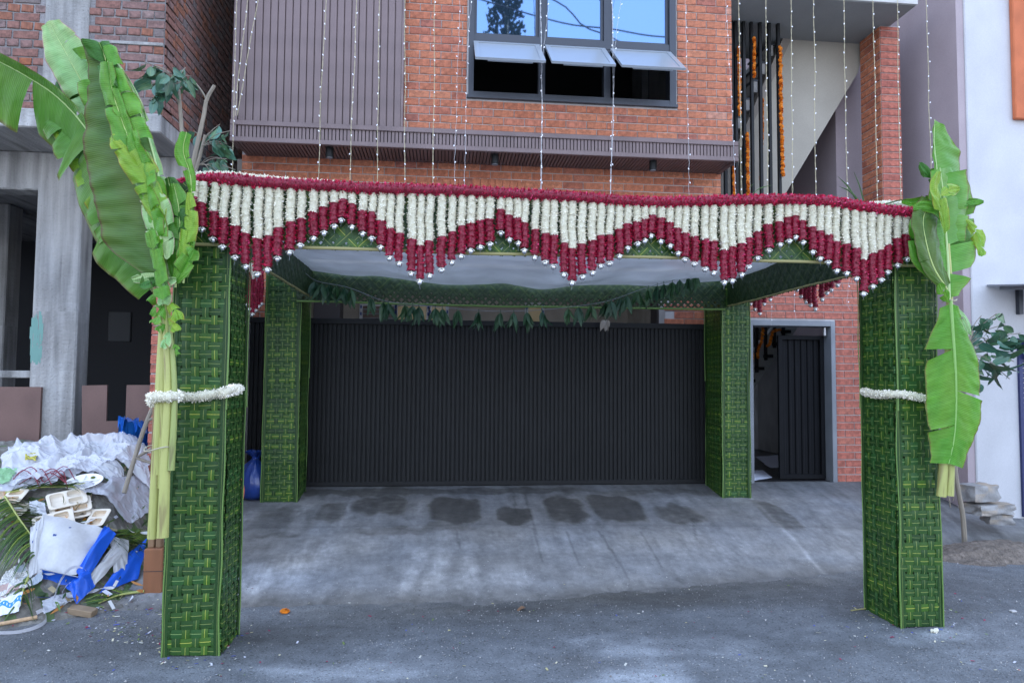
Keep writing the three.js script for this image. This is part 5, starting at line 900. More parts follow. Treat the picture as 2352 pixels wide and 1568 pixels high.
// ---------------------------------------------------------------- rubbish heap on the left
const heap = (x, z) => {
  const D = -z, toe = 4.68 + .55 * (x + 2.8), t = (D - toe) / (6.2 - toe), side = smooth(-2.02, -2.75, x), back = 1 - smooth(6.45, 7.0, D);
  if (t <= 0) return 0; const k = Math.min(1, t); return Math.max(0, (1.02 * k * (1.12 - .12 * k) * side) * back + .05 * fbm(x * 5, z * 5, 2, 3) * Math.min(1, t * 5) * side * back);
};
const hg = (x, z) => Math.max(ground(x, z), heap(x, z));
const H = (px, py, up = 0) => onG(px, py, hg).add(V(0, up, 0));
{
  const dirtT = tex(512, 512, (u, v, x, y) => { const n = fbm(u * 30, v * 30, 3, 4), m = fbm(u * 9, v * 9, 8, 3), k = .10 + .10 * n + .05 * speck(x, y); return m > .12 ? S3(k * 1.6, k * 1.5, k * 1.3) : m < -.14 ? S3(k * .6, k * .9, k * .35) : S3(k * 1.1, k, k * .85); });
  const g = grid(110, 90, (u, v) => { const x = lerp(-5.2, -1.95, u), z = lerp(-7.0, -4.3, v), y = heap(x, z); return [x, y > .004 ? y - .01 + .03 * Math.abs(n3(x * 12, z * 12, 3)) : -.02, z, u * 3, v * 3]; });
  tag(struct('rubbish_mound', g, std({ map: dirtT, roughness: .95 })), null, null, null, 'structure');
}
const filmM = phy({ color: L(.74, .74, .78), roughness: .22, transmission: .42, thickness: 0, clearcoat: .4, clearcoatRoughness: .15 }), filmGrey = phy({ color: L(.56, .56, .60), roughness: .25, transmission: .42, thickness: 0 });
// crumpled sheet lying on the heap; corner pixels give its outline
const ridge = (x, y, z) => 1 - Math.abs(n3(x, y, z)) * 2;
function film(name, label, corners, o) {
  const { amp = .05, f = 4, mat = filmM, lift = .04, nu = 90, nv = 60, sd = 0, edge = .04, category = 'plastic sheet', dome = 0 } = o;
  const P = corners.map(([x, y, up = 0]) => H(x, y, up)), O = P[0].clone();
  const g = grid(nu, nv, (u, v) => {
    const uu = u + edge * n3(v * 6, sd, 1) * (Math.abs(u - .5) * 2), vv = v + edge * n3(u * 7, sd, 5) * (Math.abs(v - .5) * 2);
    const p = P[0].clone().lerp(P[1], uu).lerp(P[3].clone().lerp(P[2], uu), vv), b = Math.max(p.y, hg(p.x, p.z) + lift);
    const q = f * 1.0, wx = p.x + .10 * n3(p.x * 3 + sd, p.y * 3, p.z * 3), wz = p.z + p.y * .8 + .10 * n3(p.z * 3, sd, p.x * 3);
    const X = p.x + .12 * n3(p.x * 2 + sd, b * 2, p.z * 2), Y = b + .12 * n3(p.x * 2, b * 2 + sd, p.z * 2 + 5), Z = p.z + .12 * n3(p.z * 2, p.x * 2, sd);
    const bl = (k, o) => .45 - Math.abs(n3(X * q * k + sd + o, Y * q * k + o * 2, Z * q * k)) * 1.6, r = amp * (1.0 * n3(X * q * .6, Y * q * .6, Z * q * .6 + sd) + .75 * bl(.8, 1) + .5 * bl(1.7, 4) + .3 * bl(3.4, 7) + .14 * bl(6.8, 11));
    return [p.x - O.x + .5 * amp * n3(X * q, Z * q, sd + 21), b - O.y + r * .85, p.z - O.z + r * .4];
  });
  const m = mesh(name, g, mat); m.position.copy(O); return tag(m, label, category);
}
film('plastic_sheet', 'big crumpled heap of clear white plastic sheeting before the concrete pillar', [[20, 1055, .0], [345, 1075, .0], [345, 1160], [-30, 1150]], { amp: .11, f: 3.2, nu: 170, nv: 110, sd: 1, lift: .09, dome: .12 });
film('plastic_sheet', 'clear plastic sheeting sliding down the left side of the heap', [[40, 1030, .05], [170, 1075], [120, 1130], [-40, 1160]], { amp: .05, f: 3, sd: 7, lift: .06, dome: .08 });
film('plastic_bag', 'crumpled pale plastic bags in the middle of the heap', [[150, 1075], [285, 1100], [270, 1140], [90, 1118]], { amp: .06, f: 5, sd: 3, lift: .09, category: 'plastic bag', nu: 110, nv: 70 });
film('plastic_sheet', 'greyish clear plastic film right of the food trays', [[205, 1150], [345, 1120], [350, 1205], [290, 1232]], { amp: .05, f: 4, sd: 5, mat: filmGrey, lift: .08 });
film('plastic_bag', 'small torn clear bag just below the oval plate', [[165, 1135], [240, 1128], [245, 1165], [195, 1160]], { amp: .04, f: 6, sd: 15, mat: filmGrey, lift: .07, category: 'plastic bag', nu: 60, nv: 40 });
film('plastic_bag', 'pale green plastic bag at the left edge of the heap', [[-20, 1105], [40, 1098], [20, 1132], [-20, 1140]], { amp: .03, f: 5, sd: 9, mat: phy({ color: L(.30, .55, .28), roughness: .3, transmission: .3 }), lift: .08, category: 'plastic bag', nu: 50, nv: 40 });
film('plastic_bag', 'bright blue plastic bag behind the white sheeting', [[258, 1002, .16], [345, 992, .18], [345, 1060, .02], [270, 1050, .02]], { amp: .06, f: 4, sd: 11, mat: phy({ color: L(.02, .20, .72), roughness: .3, transmission: .3 }), lift: .2, category: 'plastic bag', nu: 70, nv: 50 });
film('plastic_film', 'dirty clear plastic film on the ground in front of the blue banner', [[95, 1392, .03], [245, 1362, .05], [150, 1400, .03], [100, 1425]], { amp: .022, f: 7, sd: 13, mat: filmGrey, lift: .03 });
film('plastic_bag', 'white scrap of plastic bag under the food trays', [[65, 1175], [100, 1178], [105, 1205], [70, 1205]], { amp: .03, f: 7, sd: 17, lift: .06, category: 'plastic bag', nu: 40, nv: 30 });
// food trays
const trayT = tex(128, 128, (u, v) => { const n = fbm(u * 7, v * 7, 3, 3), s = smooth(.08, .28, n) * .85; return S3(lerp(.66, .52, s), lerp(.54, .20, s), lerp(.40, .03, s)); });
const trayClean = std({ color: L(.68, .60, .49), roughness: .7 }), trayDirty = std({ map: trayT, roughness: .6 });
const rrect = (w, h, r) => { const s = new THREE.Shape(), x = w / 2, y = h / 2; s.moveTo(-x + r, -y); s.lineTo(x - r, -y); s.quadraticCurveTo(x, -y, x, -y + r); s.lineTo(x, y - r); s.quadraticCurveTo(x, y, x - r, y); s.lineTo(-x + r, y); s.quadraticCurveTo(-x, y, -x, y - r); s.lineTo(-x, -y + r); s.quadraticCurveTo(-x, -y, -x + r, -y); return s; };
function well(cx, cy, w, h, d) {            // tapered hollow: walls and floor
  const n = 24, P = [], I = [], T = []; const ring = (sc, z) => { const pts = rrect(w * sc, h * sc, Math.min(w, h) * .28).getSpacedPoints(n); for (let i = 0; i < n; i++) { P.push(cx + pts[i].x, cy + pts[i].y, z); T.push((cx + pts[i].x) * 4, (cy + pts[i].y) * 4); } };
  ring(1, 0); ring(.86, -d * .9); ring(.78, -d); P.push(cx, cy, -d); T.push(cx * 4, cy * 4);
  for (let k = 0; k < 2; k++) for (let i = 0; i < n; i++) { const a = k * n + i, b = k * n + (i + 1) % n; I.push(a, b, b + n, a, b + n, a + n); } for (let i = 0; i < n; i++) I.push(2 * n + i, 2 * n + (i + 1) % n, 3 * n);
  const g = new THREE.BufferGeometry(); g.setAttribute('position', new THREE.Float32BufferAttribute(P, 3)); g.setAttribute('uv', new THREE.Float32BufferAttribute(T, 2)); g.setIndex(I); g.computeVertexNormals(); return g;
}
const wells = [[-.058, .0, .098, .145], [.052, .038, .095, .066], [.052, -.040, .095, .066]];
const trayRimG = (() => { const s = rrect(.25, .17, .03); for (const [x, y, w, h] of wells) s.holes.push(new THREE.Path(rrect(w, h, Math.min(w, h) * .28).getSpacedPoints(24).map(p => new THREE.Vector2(p.x + x, p.y + y)))); const g = new THREE.ExtrudeGeometry(s, { depth: .003, bevelEnabled: true, bevelThickness: .002, bevelSize: .002, bevelSegments: 1 }); return g; })();
function tray(label, px, py, up, rx, ry, rz, dirty, food) {
  const p = H(px, py, up), t = thing('food_tray', label, 'food tray', [p.x, p.y, p.z], 0, 'used compartment food trays on the heap'); t.rotation.set(rx, ry, rz, 'YXZ'); t.rotation.x += -Math.PI / 2;
  mesh('rim', trayRimG, trayClean, t); wells.forEach(([x, y, w, h], i) => { mesh('compartment', well(x, y, w, h, .026), dirty ? trayDirty : trayClean, t); if (food && i === food[0] % 3) { const f = mesh('food_scrap', new THREE.IcosahedronGeometry(.028, 2), std({ color: food[1], roughness: .6 }), t); f.scale.set(1, .8, .25); f.position.set(x, y, -.022); const q = f.geometry.attributes.position; for (let k = 0; k < q.count; k++) q.setXYZ(k, q.getX(k) * (1 + .5 * n3(q.getX(k) * 70, q.getY(k) * 70, 1)), q.getY(k) * (1 + .4 * n3(q.getZ(k) * 70, q.getX(k) * 70, 4)), q.getZ(k)); f.geometry.computeVertexNormals(); } });
}
tray('front cream food tray with green scraps, tilted on the palm fronds', 122, 1222, .07, .75, .32, .28, true, [0, L(.16, .20, .05)]);
tray('cream food tray stained with orange curry, right of the front tray', 205, 1208, .06, .62, -.1, .06, true, [0, L(.55, .20, .02)]);
tray('bottom tray of the stack of three empty food trays', 160, 1188, .04, .5, .35, .22, false);
tray('middle tray of the stack of three, orange sauce in its corner', 163, 1178, .055, .55, .30, .24, true, [1, L(.55, .22, .02)]);
tray('top tray of the stack of three food trays, empty', 152, 1168, .075, .6, .38, .26, false);
tray('food tray with rice remains at the left edge of the heap', 12, 1158, .06, .45, .05, .03, true, [0, L(.7, .5, .25)]);
tray('clean upturned tray below the rice tray at the left edge', 20, 1183, .04, .35, .05, -.02, false);
{
  const p = H(191, 1127, .07), t = thing('oval_plate', 'white oval compartment plate with yellow sauce, before the white plastic', 'plate', [p.x, p.y, p.z]); t.rotation.set(.55, .1, .05);
  const pts = [[0, -.012], [.075, -.012], [.098, -.004], [.112, .006], [.12, .008], [.122, .005]].map(v => new THREE.Vector2(...v)), g = new THREE.LatheGeometry(pts, 40); g.scale(1.15, 1, .75);
  mesh('plate', g, std({ color: L(.80, .79, .77), roughness: .45 }), t);
  const s = mesh('sauce', new THREE.CircleGeometry(.06, 24).rotateX(-Math.PI / 2), std({ color: L(.62, .58, .22), roughness: .3 }), t); s.position.set(-.02, -.0085, .03); s.scale.set(1.2, 1, .5);
  mesh('divider', join([tube([V(-.11, .0, .0), V(0, .004, -.005), V(.11, .0, -.01)], .006, 12, 6), tube([V(-.01, .003, -.005), V(-.01, .0, -.08)], .006, 8, 6)]), std({ color: L(.80, .79, .77), roughness: .45 }), t);
  mesh('food_scrap', new THREE.IcosahedronGeometry(.014, 1).scale(1.3, .5, 1).translate(.05, 0, -.045), std({ color: L(.10, .12, .02) }), t);
}
{
  const p = H(37, 1190, .07), t = thing('plastic_spoon', 'white plastic spoon on the trays at the left edge', 'spoon', [p.x, p.y, p.z]); mesh('spoon', join([new THREE.SphereGeometry(.022, 12, 6, 0, 6.3, 0, 1.57).scale(1.3, .5, .9).translate(.01, 0, 0), tube([V(-.01, .004, 0), V(-.09, .012, .01)], .004, 4, 6)]), std({ color: L(.8, .8, .8), roughness: .3 }), t);
}
// palm fronds
const frondM = [[1.2, 1.15, 1], [1.7, 1.35, .9], [2.6, 1.8, 1], [1.0, 1, 1]].map(c => phy({ map: leafTex, color: L(...c), roughness: .5 }));
function frond(label, ribPx, sides, Ls, o = {}) {
  const P = ribPx.map(([x, y, up = .06]) => H(x, y, up)), O = P[0].clone(), pts = P.map(p => p.sub(O)), c = new THREE.CatmullRomCurve3(pts), t = thing('palm_frond', label, 'palm frond', [O.x, O.y, O.z]), len = c.getLength();
  mesh('rachis', tube(pts, .009, 24, 7, s => 1.1 - .7 * s), std({ color: L(.34, .36, .10), roughness: .5 }), t);
  const n = Math.round(len / (o.step || .016));
  for (const sd of sides) for (let i = 1; i < n; i++) {
    const q = i / n, a = c.getPointAt(q), d = c.getTangentAt(q), out = V(d.z, .0, -d.x).multiplyScalar(sd).normalize(), l = Ls * rr(.8, 1.1) * (.7 + .5 * Math.sin(Math.PI * q)), dir = out.clone().multiplyScalar(o.open || .8).addScaledVector(d, .75).add(V(0, rr(-.05, .15) + (o.lift || 0), 0)).normalize(), s = []; for (let k = 0; k <= 6; k++) s.push([k / 6, 0, Math.max(.06, 1 - (k / 6) ** 1.6)]);
    const ac = V(-dir.z, rr(.2, .9), dir.x).normalize(), up = rr(.0, .05);
    mesh('leaflet', strip(s, .017, (u, w, nn) => { const p = a.clone().addScaledVector(dir, u * l).addScaledVector(ac, w); p.y += nn + up * Math.sin(u * 3) - .22 * l * u * u; const wx = p.x + O.x, wz = p.z + O.z, gy = hg(wx, wz) + .015 - O.y; if (p.y < gy) p.y = gy; return [p.x, p.y, p.z]; }), pick(frondM), t);
  }
}
frond('yellowish green palm frond spread at the left edge of the heap', [[8, 1178, .12], [40, 1225, .11], [68, 1262, .10], [90, 1300, .08]], [1, -1], .34, { open: .9 });
frond('dark green palm frond lying under the food trays', [[150, 1215, .05], [220, 1238, .05], [300, 1262, .05], [350, 1280, .04]], [1, -1], .30, { step: .02, open: .45 });
frond('palm frond half buried between trays and blue banner', [[120, 1255, .04], [200, 1262, .05], [280, 1285, .05]], [1], .26, { step: .022, open: .5 });
frond('palm leaf tuft in front of the newspaper', [[70, 1330, .05], [52, 1370, .05], [45, 1405, .04]], [1, -1], .2, { step: .04, open: .4 });
frond('green palm leaves under the red twigs', [[10, 1150, .06], [90, 1140, .07], [170, 1135, .06]], [1, -1], .22, { step: .03, open: .4 });
frond('thin palm frond on the ground at the foot of the post', [[330, 1362, .015], [270, 1372, .015], [225, 1390, .015]], [-1], .16, { step: .03, open: .35 });
// blue and white banner sheet
{
  const O = H(170, 1330, 0), t = thing('plastic_banner', 'crumpled banner sheet, white on one side and bright blue on the other', 'banner', [O.x, O.y, O.z]);
  const wm = std({ map: tex(256, 256, (u, v, x, y) => { const k = .50 + .12 * fbm(u * 3, v * 3, 2, 4) + .06 * fbm(u * 20, v * 20, 3, 2); const a = Math.hypot((u - .33) * 1.4, v - .42) < .035 + .012 * Math.sin(u * 90), b = Math.hypot(u - .52, (v - .22) * 1.2) < .022; return a || b ? S3(.03, .06, .2) : S3(k, k * .99, k * .99); }), roughness: .5 }), bm = std({ map: tex(128, 128, (u, v) => { const k = 1 + .25 * fbm(u * 5, v * 5, 2, 3); return S3(.012 * k, .105 * k, .58 * k); }), roughness: .38 });
  const patch = (name, c, bulge, m, sd, th = .004) => { const P = c.map(([x, y, up]) => H(x, y, up).sub(O)); const f = s => grid(26, 20, (u, v) => { const p = P[0].clone().lerp(P[1], u).lerp(P[3].clone().lerp(P[2], u), v); p.y += bulge * Math.sin(Math.PI * u) * Math.sin(Math.PI * v) + .012 * n3(u * 4, v * 4, sd) - s; p.z += bulge * .5 * Math.sin(Math.PI * u) * Math.sin(Math.PI * v) + .018 * ridge(u * 2.2 + v, v * 1.5 - u, sd) + s; return [p.x, p.y, p.z, u, v]; }); return mesh(name, f(0), m, t); };
  patch('white_side', [[97, 1243, .20], [238, 1276, .20], [176, 1352, .10], [70, 1338, .06]], .06, wm, 1);
  patch('white_side', [[70, 1262, .16], [100, 1244, .19], [84, 1338, .07], [66, 1345, .05]], .03, wm, 4);
  patch('blue_side', [[240, 1272, .21], [266, 1284, .19], [186, 1372, .06], [176, 1346, .11]], .05, bm, 2);
  patch('white_side', [[262, 1288, .13], [284, 1306, .12], [214, 1362, .04], [186, 1362, .05]], .02, wm, 3);
  patch('white_side', [[250, 1268, .12], [296, 1276, .12], [292, 1325, .05], [262, 1330, .05]], .02, wm, 8);
  patch('blue_side', [[292, 1290, .06], [338, 1264, .10], [318, 1332, .015], [228, 1366, .012]], .02, bm, 5);
  patch('blue_side', [[150, 1372, .08], [202, 1342, .12], [218, 1362, .05], [178, 1392, .02]], .05, bm, 9);
  // rolled corner: blue inside, white outside
  const a = H(88, 1370, .09).sub(O), b = H(176, 1380, .09).sub(O), ax = b.clone().sub(a), u0 = ax.clone().normalize(), sd = V(-u0.z, 0, u0.x);
  const roll = r => grid(14, 24, (u, v) => { const an = lerp(1.5, 5.3, v), rad = r * (1 - .25 * u); const p = a.clone().addScaledVector(ax, u).addScaledVector(sd, Math.cos(an) * rad).add(V(0, Math.sin(an) * rad * .9, 0)); return [p.x, p.y, p.z]; });
  mesh('blue_side', roll(.10), bm, t); mesh('white_side', roll(.104), wm, t);
  const k = H(322, 1288, .085).sub(O); mesh('lettering', join([box(-.004, -.03, 0, .004, .03, .001), box(.004, -.004, 0, .028, .004, .001).rotateZ(.8), box(.004, -.004, 0, .028, .004, .001).rotateZ(-.8)]).rotateZ(-.4).translate(k.x, k.y, k.z + .03), std({ color: L(.01, .02, .06) }), t);
}
// newspaper, packet, timber scraps, bands, twigs
const newsT = tex(256, 256, (u, v, x, y) => { const col = Math.floor(u * 4), row = Math.floor(v * 40), txt = (row % 2) && speck(Math.floor(x / 3) + row * 7, row + col * 13) > .42 && (u * 4 % 1) > .08, blk = speck(col * 17 + 3, Math.floor(v * 5) * 29) ; let k = txt ? .28 : .62; if (blk > .86) return S3(.42, .30, .27); if (blk > .72) return S3(.34, .38, .42); return S3(k, k * .98, k * .93); });
film('newspaper', 'crumpled newspaper sheets at the lower left of the heap', [[10, 1330, .05], [108, 1300, .06], [95, 1352, .04], [-20, 1402, .03]], { amp: .028, f: 6, sd: 21, mat: std({ map: newsT, roughness: .85 }), lift: .05, category: 'newspaper', nu: 70, nv: 50 });
film('newspaper', 'folded newspaper page hanging below the crumpled newspaper', [[0, 1360, .06], [50, 1352, .06], [40, 1398, .02], [-10, 1400, .02]], { amp: .012, f: 5, sd: 23, mat: std({ map: newsT, roughness: .85 }), lift: .05, category: 'newspaper', nu: 40, nv: 40 });
film('milk_packet', 'blue and white printed plastic packet at the lower left corner', [[0, 1396, .05], [51, 1386, .07], [42, 1420, .02], [-15, 1430, .02]], { amp: .014, f: 8, sd: 25, mat: std({ map: tex(128, 128, (u, v) => { const w = v + .12 * Math.sin(u * 9); return w > .25 && w < .5 && !(Math.sin(u * 40) > .6 && w > .32 && w < .42) ? S3(.02, .22, .70) : S3(.66, .68, .74); }), roughness: .3 }), lift: .03, category: 'plastic packet', nu: 50, nv: 40 });
film('crumpled_foil', 'crumpled golden wrapper on top of the heap', [[55, 1078, .05], [85, 1075, .05], [82, 1096, .02], [56, 1096, .02]], { amp: .03, f: 14, sd: 27, mat: std({ color: L(.38, .34, .06), roughness: .3, metalness: .5 }), lift: .12, category: 'wrapper', nu: 40, nv: 40 });
{
  const woodT = tex(64, 256, (u, v, x, y) => { const k = 1 + .4 * fbm(u * 14, v * 1.5, 3, 4); return S3(.26 * k, .185 * k, .115 * k); }), wood = std({ map: woodT, roughness: .8 }), pale = std({ map: woodT, color: L(1.9, 1.75, 1.6), roughness: .8 });
  const a = H(188, 1410, .02); const blk = mesh('wood_block', box(-.085, -.022, -.035, .085, .022, .035, .004), wood); blk.position.copy(a); blk.rotation.set(.1, -.15, -.13); tag(blk, 'short brown timber offcut on the asphalt before the heap', 'wood block');
  const s0 = H(-10, 1440, .015), s1 = H(84, 1424, .02); const st = mesh('wooden_strip', tube([s0, s1].map(p => p.clone().sub(s0)), .013, 2, 6), pale); st.position.copy(s0); tag(st, 'pale wooden strip lying at the lower left corner of the heap', 'wooden strip');
  const band = (label, px, w) => { const P = px.map(([x, y, up = .012]) => H(x, y, up)), O = P[0].clone(), c = new THREE.CatmullRomCurve3(P.map(p => p.sub(O))), s = []; for (let i = 0; i <= 40; i++) s.push([i / 40, 0]); const m = mesh('plastic_band', strip(s, w, (u, k, n) => { const p = c.getPointAt(clamp(u)); return [p.x, p.y + k * .8 + n, p.z + k * .5]; }), std({ color: L(.66, .66, .70), roughness: .4 })); m.position.copy(O); tag(m, label, 'plastic band'); };
  band('white plastic band curling along the front of the heap', [[-10, 1458], [45, 1455], [85, 1443], [105, 1425], [98, 1412, .03], [82, 1414, .02]], .035);
  band('white plastic band arching over the blue banner roll', [[118, 1398, .03], [140, 1362, .10], [165, 1350, .14], [192, 1352, .13], [208, 1372, .05]], .024);
  const red = []; for (let i = 0; i < 9; i++) { const x = rr(20, 110), y = rr(1112, 1135); red.push(tube([H(x, y, .07), H(x + rr(20, 40), y + rr(-14, 2), .12), H(x + rr(45, 85), y + rr(-4, 14), .07)], .0035, 10, 5)); } tag(stuff('twigs', join(red), std({ color: L(.20, .02, .035), roughness: .6 })), 'thin dark red twigs strewn over the middle of the heap', 'twigs');
  // branch ladder and the post
  const Zl = -5.75, q = (x, y, dz = 0) => onZ(x, y, Zl + dz), lo = q(284, 1132), t = thing('branch_ladder', 'rough ladder of grey branches leaning behind the banana stems', 'ladder', [lo.x, lo.y, lo.z]), rel = p => p.sub(lo);
  mesh('rail', tube([rel(q(284, 1132, .1)), rel(q(306, 1060)), rel(q(330, 985, -.05)), rel(q(354, 925, -.1))], .018, 20, 8), barkM, t);
  mesh('rung', tube([rel(q(312, 1052)), rel(q(350, 1064))], .012, 6, 7), barkM, t); mesh('rung', tube([rel(q(317, 1048)), rel(q(352, 1026))], .012, 6, 7), barkM, t); mesh('rung', tube([rel(q(341, 965)), rel(q(362, 955))], .012, 6, 7), barkM, t);
  const b = onG(352, 1352, ground), po = thing('wooden_post', 'brown timber post with thick red base behind the banana stems', 'post', [b.x, 0, b.z]);
  mesh('base', box(-.055, 0, -.055, .075, .36, .055, .006), std({ map: woodT, color: L(.95, .55, .4), roughness: .85 }), po); mesh('joint', box(-.056, .20, -.056, .076, .204, .0565), M.dark, po);
  mesh('post', join([box(-.045, .36, -.04, .0, 1.45, .02, .006), box(.012, .36, -.035, .05, 1.2, .025, .006)]), std({ map: woodT, color: L(.9, .75, .65), roughness: .85 }), po);
}
// ---------------------------------------------------------------- other things on the driveway
{
  const c = onG(572, 1150, ground), t = thing('rubbish_bag', 'tied dark blue plastic rubbish bag beside the rear left pillar', 'rubbish bag', [c.x + .02, c.y, c.z - .12]);
  const pts = [[0, 0], [.11, .005], [.165, .05], [.18, .14], [.165, .24], [.11, .33], [.045, .385], [.028, .405], [.045, .43], [.09, .47]].map(v => new THREE.Vector2(...v)), g = new THREE.LatheGeometry(pts, 64); const p = g.attributes.position;
  for (let i = 0; i < p.count; i++) { const a = Math.atan2(p.getZ(i), p.getX(i)), y = p.getY(i), k = 1 + .10 * ridge(Math.cos(a) * 2, Math.sin(a) * 2, y * 5) * smooth(.0, .1, y) + .10 * Math.sin(a * 9 + y * 6) * smooth(.2, .4, y); p.setXYZ(i, p.getX(i) * k, y + .02 * n3(p.getX(i) * 12, p.getZ(i) * 12, 1) * smooth(.02, .1, y), p.getZ(i) * k); } g.computeVertexNormals();
  mesh('bag', g, phy({ color: L(.012, .04, .20), roughness: .3, clearcoat: .3 }), t); mesh('knot', new THREE.TorusGeometry(.028, .012, 8, 16).rotateX(1.57).translate(0, .405, 0), phy({ color: L(.012, .05, .28), roughness: .3 }), t);
  const h = [onG(540, 1165, ground), onZ(555, 1150, -6.15), onZ(558, 1125, -6.2), onZ(552, 1105, -6.3), onG(535, 1112, ground)], O = h[0].clone(); const hm = mesh('hose', tube(h.map(v => v.sub(O).add(V(0, .012, 0))), .0135, 30, 8), std({ color: L(.55, .13, .07), roughness: .5 })); hm.position.copy(O); tag(hm, 'loop of orange hose behind the left front pillar, by the blue bag', 'hose');
  const e = onG(550, 1222, ground), m2 = mesh('hose', tube([V(-.2, .015, .03), V(-.05, .016, .0), V(0, .02, -.01)], .02, 10, 10), std({ color: L(.55, .13, .07), roughness: .5 })); m2.position.copy(e); tag(m2, 'orange hose end lying on the ramp beside the left pillar', 'hose');
}
{
  const stoneT = tex(128, 128, (u, v, x, y) => { const k = 1 + .5 * fbm(u * 8, v * 8, 3, 4) + .15 * (speck(x, y) - .5), w = smooth(.0, .3, fbm(u * 4, v * 4, 8, 2)); return S3(lerp(.28, .36, w) * k, lerp(.27, .29, w) * k, lerp(.26, .22, w) * k); }), sm = std({ map: stoneT, bumpMap: roughBump, bumpScale: .008, roughness: .9 });
  const rock = (label, px, py, z, s, ry, sd) => { const g = new THREE.BoxGeometry(1, 1, 1, 10, 8, 10), p = g.attributes.position; for (let i = 0; i < p.count; i++) { const v = V(p.getX(i), p.getY(i), p.getZ(i)), k = 1 + .20 * n3(v.x * 2.2 + sd, v.y * 2.2, v.z * 2.2) + .06 * n3(v.x * 7, v.y * 7 + sd, v.z * 7), r = 1 - .10 * Math.max(0, v.length() - .62); p.setXYZ(i, v.x * k * r * s[0], v.y * k * r * s[1], v.z * k * r * s[2]); } g.computeVertexNormals(); const m = mesh('stone', metric(g), sm), c = onZ(px, py, z); m.position.copy(c); m.rotation.y = ry; return tag(m, label, 'stone', 'rough stones stacked by the white wall'); };
  rock('topmost rough stone block of the pile by the white wall', 2246, 1130, -6.55, [.33, .16, .22], .2, 1);
  rock('long flat stone slab under the topmost stone block', 2268, 1166, -6.55, [.44, .10, .26], .15, 2);
  rock('small stone under the long slab at its right end', 2292, 1190, -6.55, [.22, .10, .2], -.3, 3);
  const c = onG(2262, 1275, ground), soilT = tex(256, 256, (u, v, x, y) => { const k = .10 + .08 * tn(u, v, 18) + .08 * speck(x, y) * speck(x >> 1, y >> 1); return S3(k * 1.25, k, k * .8); });
  const g = grid(70, 40, (u, v) => { const a = (u - .5) * 2, b = (v - .5) * 2, r = Math.hypot(a, b), x = c.x + a * .95 + .1, z = c.z + b * .42; return [x, ground(x, z) + .13 * smooth(1, .1, r + .25 * fbm(a * 3, b * 3, 2, 3)) + .03 * fbm(x * 12, z * 12, 4, 3) * smooth(1, .6, r) - .012, z, u * 3, v * 1.5]; });
  struct('soil_mound', g, std({ map: soilT, bumpMap: roughBump, bumpScale: .02, roughness: .97 }));
  // paper on the passage floor, dry bunch on the gate
  for (const [l, k] of [['white paper sheet on the dark passage floor, nearer to the street', [[1728, 1082], [1752, 1080], [1775, 1098], [1730, 1105]]], ['pale paper sheet further inside on the dark passage floor', [[1735, 1050], [1788, 1046], [1788, 1062], [1760, 1068]]], ['folded paper on the passage floor beside the door leaf', [[1755, 1066], [1789, 1062], [1789, 1074], [1770, 1076]]]]) { const P = k.map(([x, y]) => onY(x, y, .46)), O = P[0].clone(); const m = mesh('paper_sheet', grid(8, 8, (u, v) => { const p = P[0].clone().lerp(P[1], u).lerp(P[3].clone().lerp(P[2], u), v).sub(O); return [p.x, .004 + .012 * Math.abs(n3(u * 3, v * 3, O.x)), p.z]; }), std({ color: L(.62, .63, .70), roughness: .8 })); m.position.copy(O); tag(m, l, 'paper'); }
  const d = onZ(1392, 748, -7.34), dg = []; for (let i = 0; i < 9; i++) { const q = leafShape(.12, .045, .5, rr(.2, .6)).clone(); q.applyMatrix4(M4(rr(-.06, .06), 0, .01 * i - .04, rr(-.3, .3), rr(-1, 1), Math.PI + rr(-.5, .5))); dg.push(q); } const m = mesh('dried_bunch', join(dg), std({ color: L(.38, .34, .30), roughness: .9 })); m.position.copy(d).add(V(0, .06, .05)); tag(m, 'dried pale bunch of leaves hanging over the gate top', 'dried leaves');
}
